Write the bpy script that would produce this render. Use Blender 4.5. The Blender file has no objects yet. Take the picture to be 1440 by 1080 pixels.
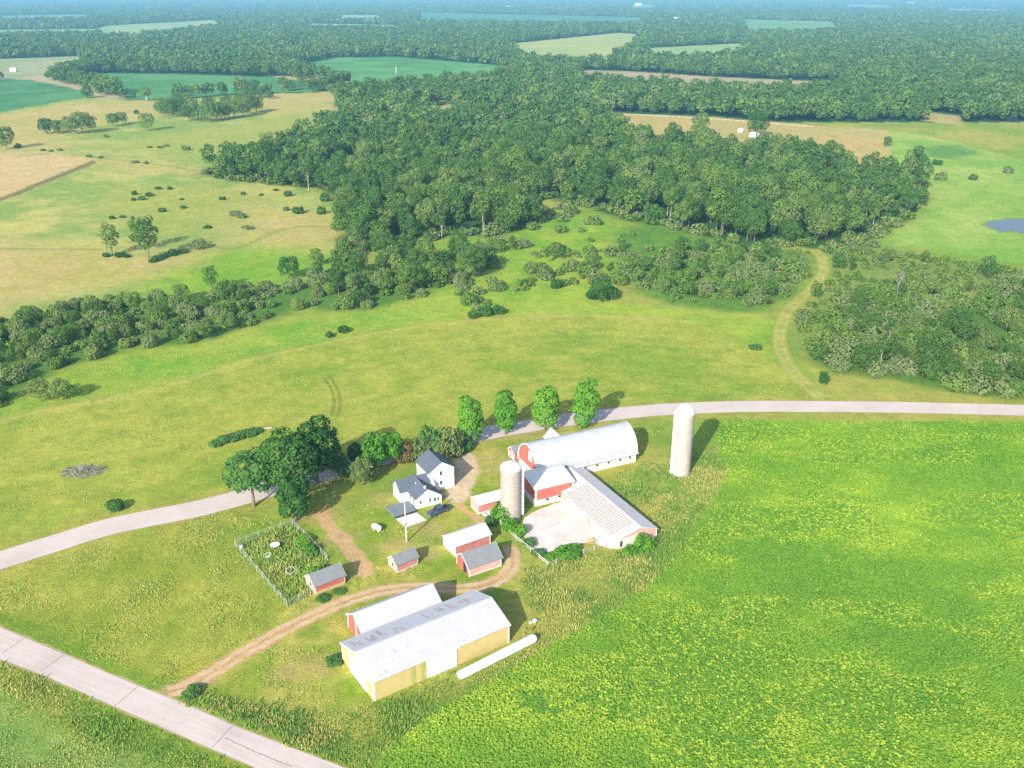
import bpy, math, random
import numpy as np
from mathutils import Vector

random.seed(7)
RNG = np.random.default_rng(11)
C = bpy.context.scene.collection
rad = math.radians

# ------------------------------------------------------------------ survey
# drone camera 110 m up; g() turns a surveyed point of the photograph into a ground position in metres
FPX, CAMH = 1300.0, 110.0
PITCH = math.atan(552 / FPX)
SP, CP = math.sin(PITCH), math.cos(PITCH)
K = 110 / 92.0            # building sizes below were taped at 1/K


def g(px, py, z=0.0):
    u, v = px - 720.0, py - 540.0
    d = FPX * SP + v * CP
    f = FPX * CP - v * SP
    return Vector((u / d * (CAMH - z), f / d * (CAMH - z), z))


def to_px(x, y, z=0.0):
    f = y * CP + (CAMH - z) * SP
    v = (CAMH - z) * CP - y * SP
    f = np.maximum(f, 1e-3)
    return 720 + FPX * x / f, 540 + FPX * v / f


def gpoly(pts):
    return np.array([g(*p)[:2] for p in pts])


def lin(r, gg, b, gain=1.0):
    def c(v):
        v /= 255.0
        return (v / 12.92 if v <= 0.04045 else ((v + 0.055) / 1.055) ** 2.4) / gain
    return np.array([c(r), c(gg), c(b)])


GAIN = 1.75


def alb(r, gg, b):
    return lin(r, gg, b, GAIN)


# ------------------------------------------------------------------ numpy noise and polygons
def _hash(ix, iy, seed):
    h = (ix.astype(np.int64) * 374761393 + iy.astype(np.int64) * 668265263 + seed * 974634777) & 0xFFFFFFFF
    h = ((h ^ (h >> 13)) * 1274126177) & 0xFFFFFFFF
    return ((h ^ (h >> 16)) & 0xFFFF) / 65535.0


def vnoise(x, y, s, seed):
    x = x / s; y = y / s
    ix = np.floor(x); iy = np.floor(y)
    fx = x - ix; fy = y - iy
    fx = fx * fx * (3 - 2 * fx); fy = fy * fy * (3 - 2 * fy)
    a = _hash(ix, iy, seed); b = _hash(ix + 1, iy, seed)
    c = _hash(ix, iy + 1, seed); d = _hash(ix + 1, iy + 1, seed)
    return (a * (1 - fx) + b * fx) * (1 - fy) + (c * (1 - fx) + d * fx) * fy


def fbm(x, y, s, seed, octv=4):
    r = 0; a = 0.5; t = 0
    for k in range(octv):
        r = r + a * vnoise(x + 17.3 * k, y - 9.1 * k, s, seed + k); t += a
        a *= 0.55; s *= 0.48
    return r / t


def sstep(a, b, x):
    t = np.clip((x - a) / (b - a), 0, 1)
    return t * t * (3 - 2 * t)


def inside(poly, x, y):
    n = len(poly); r = np.zeros(x.shape, bool)
    j = n - 1
    for i in range(n):
        xi, yi = poly[i]; xj, yj = poly[j]
        if yi != yj:
            r ^= ((yi > y) != (yj > y)) & (x < (xj - xi) * (y - yi) / (yj - yi) + xi)
        j = i
    return r


def sdf(poly, x, y):
    d = np.full(x.shape, 1e9)
    n = len(poly)
    for i in range(n):
        ax, ay = poly[i - 1]; bx, by = poly[i]
        ex, ey = bx - ax, by - ay
        t = np.clip(((x - ax) * ex + (y - ay) * ey) / (ex * ex + ey * ey + 1e-9), 0, 1)
        d = np.minimum(d, (x - ax - t * ex) ** 2 + (y - ay - t * ey) ** 2)
    d = np.sqrt(d)
    return np.where(inside(poly, x, y), d, -d)


def line_dist(pts, x, y):
    d = np.full(x.shape, 1e9)
    for i in range(1, len(pts)):
        ax, ay = pts[i - 1]; bx, by = pts[i]
        ex, ey = bx - ax, by - ay
        t = np.clip(((x - ax) * ex + (y - ay) * ey) / (ex * ex + ey * ey + 1e-9), 0, 1)
        d = np.minimum(d, (x - ax - t * ex) ** 2 + (y - ay - t * ey) ** 2)
    return np.sqrt(d)


def smooth_line(pts, n=8):
    P = [np.array(p, float) for p in pts]
    P = [2 * P[0] - P[1]] + P + [2 * P[-1] - P[-2]]
    out = []
    for i in range(1, len(P) - 2):
        for k in range(n):
            t = k / n
            p0, p1, p2, p3 = P[i - 1:i + 3]
            out.append(0.5 * (2 * p1 + (p2 - p0) * t + (2 * p0 - 5 * p1 + 4 * p2 - p3) * t * t + (3 * p1 - p0 - 3 * p2 + p3) * t ** 3))
    out.append(P[-2])
    return np.array(out)


# ------------------------------------------------------------------ objects and tags
def tag(o, label=None, cat=None, group=None, kind=None):
    if label: o['label'] = label
    if cat: o['category'] = cat
    if group: o['group'] = group
    if kind: o['kind'] = kind
    return o


def thing(name, label, cat, loc=(0, 0, 0), rz=0.0, group=None):
    o = bpy.data.objects.new(name, None); C.objects.link(o)
    o.empty_display_size = 0.5
    o.location = loc; o.rotation_euler = (0, 0, rz)
    return tag(o, label, cat, group)


def link(name, me, parent=None, loc=None):
    o = bpy.data.objects.new(name, me); C.objects.link(o)
    if parent: o.parent = parent
    if loc is not None: o.location = loc
    return o


def np_mesh(name, verts, faces, mat=None, smooth=False):
    """faces: (N,4) or (N,3) int array"""
    me = bpy.data.meshes.new(name)
    verts = np.ascontiguousarray(verts, dtype=np.float32).reshape(-1, 3)
    faces = np.ascontiguousarray(faces, dtype=np.int32)
    n, k = faces.shape
    me.vertices.add(len(verts)); me.vertices.foreach_set('co', verts.ravel())
    me.loops.add(n * k); me.loops.foreach_set('vertex_index', faces.ravel())
    me.polygons.add(n); me.polygons.foreach_set('loop_start', np.arange(0, n * k, k, dtype=np.int32))
    if smooth: me.polygons.foreach_set('use_smooth', np.ones(n, bool))
    me.update(calc_edges=True)
    if mat: me.materials.append(mat)
    return me


def face_tint(me, tint):
    a = me.attributes.new('tint', 'FLOAT_COLOR', 'FACE')
    t = np.ones((len(tint), 4), np.float32); t[:, :3] = tint
    a.data.foreach_set('color', t.ravel())


# ------------------------------------------------------------------ materials
def new_mat(name):
    m = bpy.data.materials.new(name); m.use_nodes = True
    nt = m.node_tree; nt.nodes.clear()
    out = nt.nodes.new('ShaderNodeOutputMaterial')
    return m, nt, out


def N(nt, t, **kw):
    n = nt.nodes.new(t)
    for k, v in kw.items(): setattr(n, k, v)
    return n


def mixc(nt, blend, fac, a, b):
    n = N(nt, 'ShaderNodeMix', data_type='RGBA', blend_type=blend)
    for s, v in ((0, fac), (6, a), (7, b)):
        if hasattr(v, 'is_output'): nt.links.new(v, n.inputs[s])
        else: n.inputs[s].default_value = v if s == 0 else (*v, 1.0)[:4] if len(v) == 3 else v
    return n.outputs[2]


def ramp(nt, src, stops):
    r = N(nt, 'ShaderNodeValToRGB')
    e = r.color_ramp.elements
    while len(e) < len(stops): e.new(0.5)
    for el, (p, c) in zip(e, stops):
        el.position = p; el.color = (*c, 1)
    nt.links.new(src, r.inputs[0])
    return r.outputs[0]


def math_n(nt, op, a, b=0.0, clamp=False):
    n = N(nt, 'ShaderNodeMath', operation=op, use_clamp=clamp)
    for i, v in enumerate((a, b)):
        if hasattr(v, 'is_output'): nt.links.new(v, n.inputs[i])
        else: n.inputs[i].default_value = v
    return n.outputs[0]


def noise(nt, co, scale, detail=4, rough=0.55):
    n = N(nt, 'ShaderNodeTexNoise')
    n.inputs['Scale'].default_value = scale
    n.inputs['Detail'].default_value = detail
    n.inputs['Roughness'].default_value = rough
    nt.links.new(co, n.inputs['Vector'])
    return n.outputs['Fac']


def painted(name, col, rough=0.7, grime=0.25, grime_col=None, ribs=0.0, rib_axis='X', spots=0.0, spot_col=(0.1, 0.06, 0.04), scale=0.6, metal=0.0):
    m, nt, out = new_mat(name)
    tc = N(nt, 'ShaderNodeTexCoord').outputs['Object']
    n1 = noise(nt, tc, scale, 6, 0.65)
    gc = grime_col or tuple(c * 0.55 for c in col)
    f = math_n(nt, 'MULTIPLY', ramp(nt, n1, [(0.42, (0, 0, 0)), (0.72, (1, 1, 1))]), grime)
    c = mixc(nt, 'MIX', f, col, gc)
    n2 = noise(nt, tc, 9, 3)
    c = mixc(nt, 'MULTIPLY', 0.35, c, ramp(nt, n2, [(0.3, (0.6, 0.6, 0.6)), (0.7, (1.15, 1.15, 1.15))]))
    if spots:
        mp = N(nt, 'ShaderNodeMapping'); mp.inputs['Scale'].default_value = (3.0, 0.9, 0.9)
        nt.links.new(tc, mp.inputs[0])
        n3 = noise(nt, mp.outputs[0], 1.1, 3, 0.6)
        c = mixc(nt, 'MIX', math_n(nt, 'MULTIPLY', ramp(nt, n3, [(0.62, (0, 0, 0)), (0.67, (1, 1, 1))]), spots), c, spot_col)
    b = N(nt, 'ShaderNodeBsdfPrincipled')
    b.inputs['Roughness'].default_value = rough
    b.inputs['Metallic'].default_value = metal
    b.inputs['Specular IOR Level'].default_value = 0.3
    if ribs:
        w = N(nt, 'ShaderNodeTexWave', bands_direction=rib_axis, wave_profile='SIN')
        w.inputs['Scale'].default_value = 0.314 / ribs
        w.inputs['Distortion'].default_value = 0.0
        nt.links.new(tc, w.inputs['Vector'])
        bp = N(nt, 'ShaderNodeBump'); bp.inputs['Strength'].default_value = 0.2; bp.inputs['Distance'].default_value = 0.04
        nt.links.new(w.outputs['Fac'], bp.inputs['Height'])
        nt.links.new(bp.outputs[0], b.inputs['Normal'])
        c = mixc(nt, 'MULTIPLY', 0.18, c, ramp(nt, w.outputs['Fac'], [(0.0, (0.72, 0.72, 0.74)), (0.35, (1, 1, 1))]))
    nt.links.new(c, b.inputs['Base Color'])
    nt.links.new(b.outputs[0], out.inputs[0])
    return m


def foliage(name, stops, trans=0.36, leafvar=(0.78, 1.18)):
    m, nt, out = new_mat(name)
    at = N(nt, 'ShaderNodeAttribute', attribute_name='tint')
    sp = N(nt, 'ShaderNodeSeparateColor'); nt.links.new(at.outputs['Color'], sp.inputs[0])
    oi = N(nt, 'ShaderNodeObjectInfo').outputs['Random']
    t = math_n(nt, 'FRACT', math_n(nt, 'ADD', sp.outputs[1], oi))
    t = math_n(nt, 'ADD', math_n(nt, 'MULTIPLY', t, 0.8), math_n(nt, 'MULTIPLY', sp.outputs[2], 0.2))
    c = ramp(nt, t, stops)
    lo, hi = leafvar
    c = mixc(nt, 'MULTIPLY', 1.0, c, ramp(nt, sp.outputs[0], [(0, (lo, lo, lo)), (1, (hi, hi, hi * 0.9))]))
    d = N(nt, 'ShaderNodeBsdfDiffuse'); nt.links.new(c, d.inputs[0])
    tr = N(nt, 'ShaderNodeBsdfTranslucent')
    nt.links.new(mixc(nt, 'MULTIPLY', 1.0, c, (1.25, 1.35, 0.7)), tr.inputs[0])
    mx = N(nt, 'ShaderNodeMixShader'); mx.inputs[0].default_value = trans
    nt.links.new(d.outputs[0], mx.inputs[1]); nt.links.new(tr.outputs[0], mx.inputs[2])
    nt.links.new(mx.outputs[0], out.inputs[0])
    return m


M = {}
M['white'] = painted('white_paint', (0.78, 0.78, 0.76), 0.6, 0.25, (0.6, 0.58, 0.54))
M['white_roof'] = painted('white_roof_metal', (0.66, 0.645, 0.62), 0.5, 0.5, (0.52, 0.49, 0.45), ribs=0.6)
M['shed_roof'] = painted('dull_shed_roof_metal', (0.6, 0.555, 0.53), 0.7, 0.6, (0.5, 0.44, 0.40), ribs=0.6)
M['galv'] = painted('galvanised_roof', (0.46, 0.455, 0.47), 0.6, 0.6, (0.39, 0.38, 0.39), ribs=0.5, spots=0.5, spot_col=(0.25, 0.21, 0.2))
M['barn_roof'] = painted('arched_metal_roof', (0.46, 0.465, 0.485), 0.5, 0.8, (0.35, 0.355, 0.385), ribs=0.9, metal=0.1)
M['yellow'] = painted('yellow_metal_siding', (0.50, 0.395, 0.16), 0.75, 0.7, (0.43, 0.33, 0.14), ribs=0.3)
M['olive'] = painted('translucent_green_panel', (0.36, 0.36, 0.11), 0.55, 0.3, ribs=0.3)
M['red'] = painted('barn_red_boards', (0.43, 0.10, 0.075), 0.85, 0.7, (0.40, 0.17, 0.14), ribs=0.25)
M['old_red'] = painted('faded_red_boards', (0.44, 0.145, 0.12), 0.85, 0.75, (0.48, 0.3, 0.26), ribs=0.25)
M['pink_red'] = painted('sun_bleached_red_boards', (0.52, 0.29, 0.25), 0.85, 0.7, (0.55, 0.42, 0.38), ribs=0.25)
M['shingle'] = painted('grey_shingles', (0.17, 0.18, 0.19), 0.9, 0.5, (0.24, 0.24, 0.24), scale=1.2)
M['slate'] = painted('blue_grey_shingles', (0.085, 0.105, 0.135), 0.85, 0.3, (0.12, 0.14, 0.165))
M['porch_slate'] = painted('porch_grey_shingles', (0.15, 0.175, 0.195), 0.9, 0.4, (0.2, 0.22, 0.235))
M['house_white'] = painted('white_clapboard', (0.74, 0.76, 0.78), 0.6, 0.1, ribs=0.25, rib_axis='Z')
M['stone'] = painted('whitewashed_stone', (0.58, 0.52, 0.48), 0.85, 0.7, (0.40, 0.34, 0.30), scale=1.5)
M['dark'] = painted('dark_opening', (0.03, 0.03, 0.035), 0.9, 0.2)
M['concrete'] = painted('pale_concrete', (0.6, 0.54, 0.5), 0.9, 0.5, (0.5, 0.43, 0.39), scale=0.35)
M['silo'] = painted('silo_staves', (0.36, 0.32, 0.29), 0.9, 0.6, (0.22, 0.18, 0.15), ribs=0.0, scale=1.0)
M['silo_pale'] = painted('pale_silo_staves', (0.40, 0.355, 0.33), 0.9, 0.7, (0.30, 0.25, 0.22), scale=0.8)
M['dome'] = painted('silo_dome_metal', (0.72, 0.73, 0.75), 0.35, 0.2, metal=0.2)
M['wood'] = painted('weathered_wood', (0.33, 0.29, 0.24), 0.9, 0.5)
M['pale_wood'] = painted('pale_grey_wood', (0.5, 0.47, 0.42), 0.9, 0.4)
M['wire'] = painted('fence_mesh_wire', (0.38, 0.40, 0.37), 0.6, 0.2)
M['rust'] = painted('rusty_sheet', (0.29, 0.255, 0.23), 0.85, 0.8, (0.37, 0.35, 0.34), scale=2)
M['rust_red'] = painted('red_rust_sheet', (0.40, 0.31, 0.28), 0.85, 0.8, (0.44, 0.41, 0.4), scale=2)
M['stripe'] = painted('rust_red_purlin', (0.29, 0.18, 0.13), 0.85, 0.8, (0.36, 0.27, 0.21))
M['truck'] = painted('slate_blue_car_paint', (0.055, 0.085, 0.12), 0.25, 0.0)
M['tyre'] = painted('tyre_rubber', (0.02, 0.02, 0.02), 0.9, 0.1)
M['steel'] = painted('bright_steel', (0.5, 0.5, 0.5), 0.35, 0.2, metal=0.7)
M['bark'] = painted('grey_bark', (0.16, 0.13, 0.1), 0.95, 0.5)
M['birch'] = painted('pale_bark', (0.42, 0.39, 0.34), 0.9, 0.4)
M['dead'] = painted('dead_grey_wood', (0.27, 0.245, 0.22), 0.95, 0.4)
M['terracotta'] = painted('pink_stone', (0.5, 0.33, 0.27), 0.9, 0.4)
M['straw'] = painted('straw', (0.5, 0.38, 0.2), 0.9, 0.5)
m, nt, out = new_mat('window_glass')
b = N(nt, 'ShaderNodeBsdfPrincipled'); b.inputs['Base Color'].default_value = (0.03, 0.035, 0.045, 1); b.inputs['Roughness'].default_value = 0.12
nt.links.new(b.outputs[0], out.inputs[0]); M['glass'] = m

DK, MD, LT, YG, GG = (0.052, 0.122, 0.031), (0.098, 0.190, 0.041), (0.155, 0.252, 0.052), (0.205, 0.290, 0.060), (0.20, 0.25, 0.115)
M['leaf'] = foliage('woodland_leaves', [(0.0, DK), (0.3, MD), (0.5, (0.068, 0.152, 0.037)), (0.72, LT), (0.88, (0.155, 0.22, 0.08)), (1.0, YG)])
M['bush'] = foliage('willow_scrub_leaves', [(0.0, MD), (0.35, LT), (0.6, GG), (0.8, (0.17, 0.235, 0.08)), (1.0, YG)])
M['dark_leaf'] = foliage('dark_leaves', [(0.0, (0.036, 0.115, 0.026)), (1.0, (0.07, 0.175, 0.036))])
M['fresh_leaf'] = foliage('fresh_green_leaves', [(0.0, (0.085, 0.25, 0.028)), (1.0, (0.15, 0.33, 0.04))])
M['olive_leaf'] = foliage('olive_leaves', [(0.0, (0.12, 0.18, 0.055)), (1.0, (0.19, 0.24, 0.08))])
M['mid_leaf'] = foliage('mid_green_leaves', [(0.0, (0.07, 0.18, 0.045)), (1.0, (0.12, 0.24, 0.065))])
M['red_leaf'] = foliage('reddish_leaves', [(0.0, (0.22, 0.12, 0.06)), (1.0, (0.2, 0.17, 0.06))])
M['weeds'] = foliage('weedy_grass', [(0.0, (0.15, 0.29, 0.07)), (0.35, (0.24, 0.38, 0.085)), (0.65, (0.36, 0.42, 0.12)), (0.85, (0.48, 0.44, 0.17)), (1.0, (0.2, 0.35, 0.1))], 0.45, (0.8, 1.2))
M['bean'] = foliage('soybean_leaves', [(0.0, (0.175, 0.33, 0.05)), (0.4, (0.225, 0.385, 0.052)), (0.66, (0.30, 0.44, 0.056)), (0.82, (0.43, 0.53, 0.068)), (1.0, (0.54, 0.59, 0.09))], 0.4, (0.88, 1.12))


# ------------------------------------------------------------------ mesh builder for solid things
class MB:
    def __init__(s): s.v = []; s.f = []

    def add(s, vs, fs):
        n = len(s.v); s.v += [tuple(v) for v in vs]; s.f += [tuple(i + n for i in f) for f in fs]; return s

    def box(s, x0, x1, y0, y1, z0, z1):
        return s.add([(x0, y0, z0), (x1, y0, z0), (x1, y1, z0), (x0, y1, z0), (x0, y0, z1), (x1, y0, z1), (x1, y1, z1), (x0, y1, z1)],
                     [(3, 2, 1, 0), (4, 5, 6, 7), (0, 1, 5, 4), (1, 2, 6, 5), (2, 3, 7, 6), (3, 0, 4, 7)])

    def prism(s, prof, x0, x1):
        """prof: (y,z) points counter-clockwise seen from +x; extruded along x"""
        n = len(prof)
        vs = [(x0, y, z) for y, z in prof] + [(x1, y, z) for y, z in prof]
        fs = [tuple(range(n - 1, -1, -1)), tuple(range(n, 2 * n))]
        fs += [(i, (i + 1) % n, n + (i + 1) % n, n + i) for i in range(n)]
        return s.add(vs, fs)

    def prism_y(s, prof, y0, y1):
        """prof: (x,z); extruded along y"""
        n = len(prof)
        vs = [(x, y0, z) for x, z in prof] + [(x, y1, z) for x, z in prof]
        fs = [tuple(range(n)), tuple(range(2 * n - 1, n - 1, -1))]
        fs += [((i + 1) % n, i, n + i, n + (i + 1) % n) for i in range(n)]
        return s.add(vs, fs)

    def shell(s, outer, inner, x0, x1):
        """arched or folded roof sheet: outer and inner profiles with the same count"""
        return s.strip_prism(list(outer) + list(reversed(inner)), x0, x1, len(outer))

    def strip_prism(s, loop, x0, x1, n):
        m = len(loop)
        vs = [(x0, y, z) for y, z in loop] + [(x1, y, z) for y, z in loop]
        fs = [(i, (i + 1) % m, m + (i + 1) % m, m + i) for i in range(m)]
        for i in range(n - 1):
            a, b, c, d = i, i + 1, m - 2 - i, m - 1 - i
            fs += [(d, c, b, a), (m + a, m + b, m + c, m + d)]
        return s.add(vs, fs)

    def tube(s, p0, p1, r0, r1=None, n=8, caps=True):
        r1 = r0 if r1 is None else r1
        p0, p1 = Vector(p0), Vector(p1); d = (p1 - p0).normalized()
        a = d.orthogonal().normalized(); b = d.cross(a)
        vs = [p0 + (a * math.cos(t) + b * math.sin(t)) * r0 for t in [2 * math.pi * i / n for i in range(n)]]
        vs += [p1 + (a * math.cos(t) + b * math.sin(t)) * r1 for t in [2 * math.pi * i / n for i in range(n)]]
        fs = [(i, (i + 1) % n, n + (i + 1) % n, n + i) for i in range(n)]
        if caps: fs += [tuple(range(n - 1, -1, -1)), tuple(range(n, 2 * n))]
        return s.add(vs, fs)

    def lathe(s, prof, n=28, cx=0, cy=0):
        """prof: (r,z) from the bottom up"""
        vs = [(cx + r * math.cos(2 * math.pi * i / n), cy + r * math.sin(2 * math.pi * i / n), z) for r, z in prof for i in range(n)]
        fs = []
        for k in range(len(prof) - 1):
            fs += [(k * n + i, k * n + (i + 1) % n, (k + 1) * n + (i + 1) % n, (k + 1) * n + i) for i in range(n)]
        fs += [tuple(range(n - 1, -1, -1)), tuple(range((len(prof) - 1) * n, len(prof) * n))]
        return s.add(vs, fs)

    def build(s, name, mat, parent=None, k=1.0, loc=None, smooth=False, bevel=0.0):
        me = bpy.data.meshes.new(name)
        me.from_pydata([(x * k, y * k, z * k) for x, y, z in s.v], [], s.f)
        me.materials.append(M[mat] if isinstance(mat, str) else mat)
        if smooth:
            me.polygons.foreach_set('use_smooth', np.ones(len(me.polygons), bool))
            try: me.set_sharp_from_angle(angle=rad(38))
            except Exception: pass
        me.update()
        o = link(name, me, parent, loc)
        if bevel:
            bv = o.modifiers.new('bevel', 'BEVEL'); bv.width = bevel; bv.segments = 2; bv.limit_method = 'ANGLE'
        return o


# ================================================================== GROUND COVER
ROAD_N = [(1800, 590), (1560, 581.5), (1440, 577), (1300, 573.5), (1200, 572), (1050, 571.5), (960, 574.5), (900, 578.5), (840, 585), (780, 593), (720, 602.5), (660, 614),
          (600, 628), (540, 643.5), (470, 662), (400, 681.5), (340, 699), (270, 717), (160, 739), (80, 763), (0, 788), (-120, 826), (-300, 890)]
ROAD_S_UP = [(-200, 800), (0, 882), (90, 920), (193, 964), (253, 987), (333, 1022), (480, 1078), (640, 1150)]
ROAD_S_LO = [(-200, 838), (0, 927), (53, 946), (160, 993), (297, 1053), (355, 1078), (500, 1150)]
DRIVE = [(236, 974), (262, 966), (300, 945), (350, 914), (400, 886), (450, 861), (500, 841), (550, 829), (600, 826), (650, 828), (692, 820), (714, 805), (722, 788), (717, 770)]
STRIP = [(452, 722), (468, 745), (486, 765), (503, 785), (514, 804)]
HOUSE_DRIVE = [(640, 634), (652, 645), (657, 660), (650, 680), (645, 695), (644, 706), (652, 716), (668, 727), (685, 738)]
TRAIL = [(1150, 556), (1122, 530), (1104, 505), (1096, 480), (1100, 455), (1110, 435), (1128, 418), (1145, 402), (1158, 382), (1155, 362), (1147, 352)]
YARD = [(737, 728), (752, 719), (770, 712), (806, 699), (815, 703), (866, 755), (868, 773), (850, 769), (832, 764), (806, 765), (790, 768), (775, 776), (758, 778), (744, 764), (735, 748)]
SOY = [(1850, 592), (1440, 593), (1200, 594), (1030, 591), (1006, 592), (1008, 612), (1014, 636), (1022, 662), (1012, 690), (998, 715), (962, 770), (930, 808), (905, 832), (850, 868), (770, 912), (690, 958), (620, 1000), (575, 1030), (545, 1058), (520, 1100), (490, 1200), (1850, 1200)]
HAY = [(-250, 625), (0, 592), (60, 578), (130, 566), (200, 552), (280, 530), (330, 512), (400, 495), (480, 478), (560, 463), (640, 453), (720, 447), (800, 444), (900, 447), (968, 452), (1010, 470), (1060, 496), (1110, 521), (1155, 545), (1180, 562), (1200, 569), (1050, 569), (960, 572), (840, 582), (720, 600), (600, 625), (400, 679), (160, 736), (0, 785), (-250, 870)]
POND = [(1385, 317), (1391, 312), (1404, 310), (1420, 308), (1440, 308), (1500, 306), (1560, 312), (1560, 324), (1500, 327), (1440, 328), (1425, 325), (1408, 326), (1399, 322)]
GARDEN = [(331, 768), (411, 738), (461, 788), (434, 838), (404, 853)]

F_MAIN = [(275, 244), (300, 240), (345, 232), (400, 214), (450, 196), (492, 178), (478, 160), (520, 136), (600, 126), (720, 112), (830, 122), (868, 202), (1000, 215), (1100, 224),
          (1195, 242), (1262, 256), (1296, 262), (1298, 282), (1270, 312), (1225, 337), (1180, 352), (1120, 346), (1060, 352), (1010, 338), (950, 326), (890, 312), (830, 292), (770, 280),
          (735, 290), (748, 320), (700, 333), (640, 330), (575, 345), (520, 352), (484, 345), (470, 325), (486, 300), (470, 276), (440, 264), (380, 260), (310, 250)]
F_HEDGE = [(-60, 600), (-10, 575), (40, 545), (110, 512), (170, 495), (230, 490), (300, 478), (340, 460), (400, 443), (440, 432), (500, 440), (560, 428), (640, 402), (690, 385), (705, 350), (655, 352),
           (600, 372), (540, 385), (480, 378), (440, 392), (350, 412), (250, 424), (150, 418), (60, 440), (-60, 470)]
F_GROVE = [(1142, 505), (1150, 470), (1180, 430), (1240, 408), (1300, 432), (1350, 425), (1400, 402), (1700, 400), (1700, 580), (1420, 558), (1330, 550), (1240, 530), (1165, 522)]
F_FRONT = [(440, 398), (445, 365), (482, 347), (560, 348), (590, 356), (650, 358), (692, 378), (672, 402), (612, 414), (560, 427), (500, 432), (450, 418)]
S_CENTRE = [(860, 330), (900, 312), (960, 328), (1010, 340), (1080, 350), (1140, 356), (1142, 380), (1112, 412), (1090, 432), (1060, 440), (1000, 436), (940, 428), (890, 405), (870, 380)]
S_MID = [(560, 420), (640, 395), (690, 340), (760, 290), (830, 300), (900, 330), (890, 400), (860, 425), (760, 400), (690, 435), (600, 445)]
S_RIGHT = [(1150, 352), (1230, 345), (1300, 362), (1440, 385), (1700, 400), (1700, 440), (1400, 405), (1300, 435), (1240, 412), (1180, 430), (1150, 480), (1125, 500), (1118, 470), (1125, 440), (1165, 400)]
# fields: outline in the photograph, two colours, grain of the mottling in metres
FIELDS = [
    ([(-400, 110), (0, 113), (55, 110), (136, 133), (0, 158), (-400, 240)], (112, 168, 108), (86, 148, 92), 40),
    ([(92, 109), (150, 103), (250, 104), (400, 109), (470, 118), (440, 130), (320, 133), (240, 141), (176, 140), (172, 130), (130, 120)], (116, 174, 104), (96, 158, 94), 50),
    ([(-400, 85), (0, 83), (112, 79), (120, 96), (60, 112), (0, 112), (-400, 110)], (190, 192, 140), (168, 184, 132), 60),
    ([(404, 94), (470, 81), (560, 80), (716, 93), (690, 122), (600, 136), (520, 128)], (120, 182, 108), (98, 162, 96), 60),
    ([(150, 36), (300, 28), (314, 38), (260, 46), (180, 56), (130, 52), (120, 46)], (158, 196, 128), (196, 206, 150), 60),
    ([(-200, 46), (0, 42), (150, 40), (170, 50), (0, 54), (-200, 60)], (150, 192, 134), (176, 200, 144), 60),
    ([(430, 33), (560, 35), (572, 44), (440, 42)], (160, 196, 138), (180, 204, 150), 60),
    ([(712, 62), (800, 53), (870, 46), (898, 48), (890, 70), (860, 82), (880, 92), (790, 92), (740, 86)], (206, 208, 130), (186, 200, 122), 60),
    ([(816, 98), (900, 101), (1000, 108), (1166, 115), (1190, 133), (1080, 138), (960, 130), (820, 121)], (206, 186, 146), (190, 182, 132), 40),
    ([(900, 68), (1040, 61), (1056, 76), (1000, 86), (920, 86)], (164, 196, 118), (184, 204, 136), 60),
    ([(1042, 27), (1170, 30), (1184, 47), (1050, 50)], (150, 190, 126), (126, 180, 116), 60),
    ([(590, 17), (900, 24), (905, 36), (590, 31)], (116, 172, 132), (104, 160, 126), 80),
    ([(480, 21), (532, 21), (536, 30), (478, 30)], (190, 204, 160), (170, 196, 150), 60),
    ([(1190, 6), (1250, 7), (1255, 14), (1188, 13)], (176, 200, 170), (150, 190, 160), 80),
    ([(888, 5), (920, 6), (922, 14), (886, 14)], (150, 196, 150), (140, 190, 150), 80),
    ([(0, 22), (120, 20), (124, 28), (0, 30)], (150, 190, 150), (130, 180, 150), 80),
    ([(1330, 12), (1410, 13), (1440, 18), (1330, 18)], (190, 200, 190), (150, 190, 160), 80),
    ([(856, 158), (1010, 165), (1140, 176), (1250, 184), (1264, 256), (1195, 242), (1100, 224), (1000, 215), (862, 202)], (216, 190, 120), (202, 190, 114), 50),
    ([(1296, 156), (1352, 164), (1352, 176), (1300, 170)], (206, 188, 120), (190, 186, 110), 40),
    ([(600, 140), (640, 142), (660, 165), (630, 178), (600, 168)], (200, 196, 128), (180, 190, 110), 25),
]
RIGHT_MEADOW = [(1250, 184), (1300, 190), (1440, 226), (1800, 290), (1800, 420), (1440, 374), (1340, 356), (1236, 342), (1292, 306), (1312, 275), (1290, 250), (1255, 235)]
LEFT_OPEN = [(-500, 480), (-500, 235), (0, 157), (136, 134), (176, 141), (240, 142), (320, 134), (440, 131), (520, 118), (500, 135), (470, 146), (482, 160), (492, 178), (450, 196), (400, 214), (345, 232), (300, 240), (275, 244),
             (310, 252), (380, 262), (440, 266), (468, 278), (484, 300), (470, 325), (480, 350), (480, 384), (350, 414), (250, 426), (150, 420), (60, 442), (-60, 472)]

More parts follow.
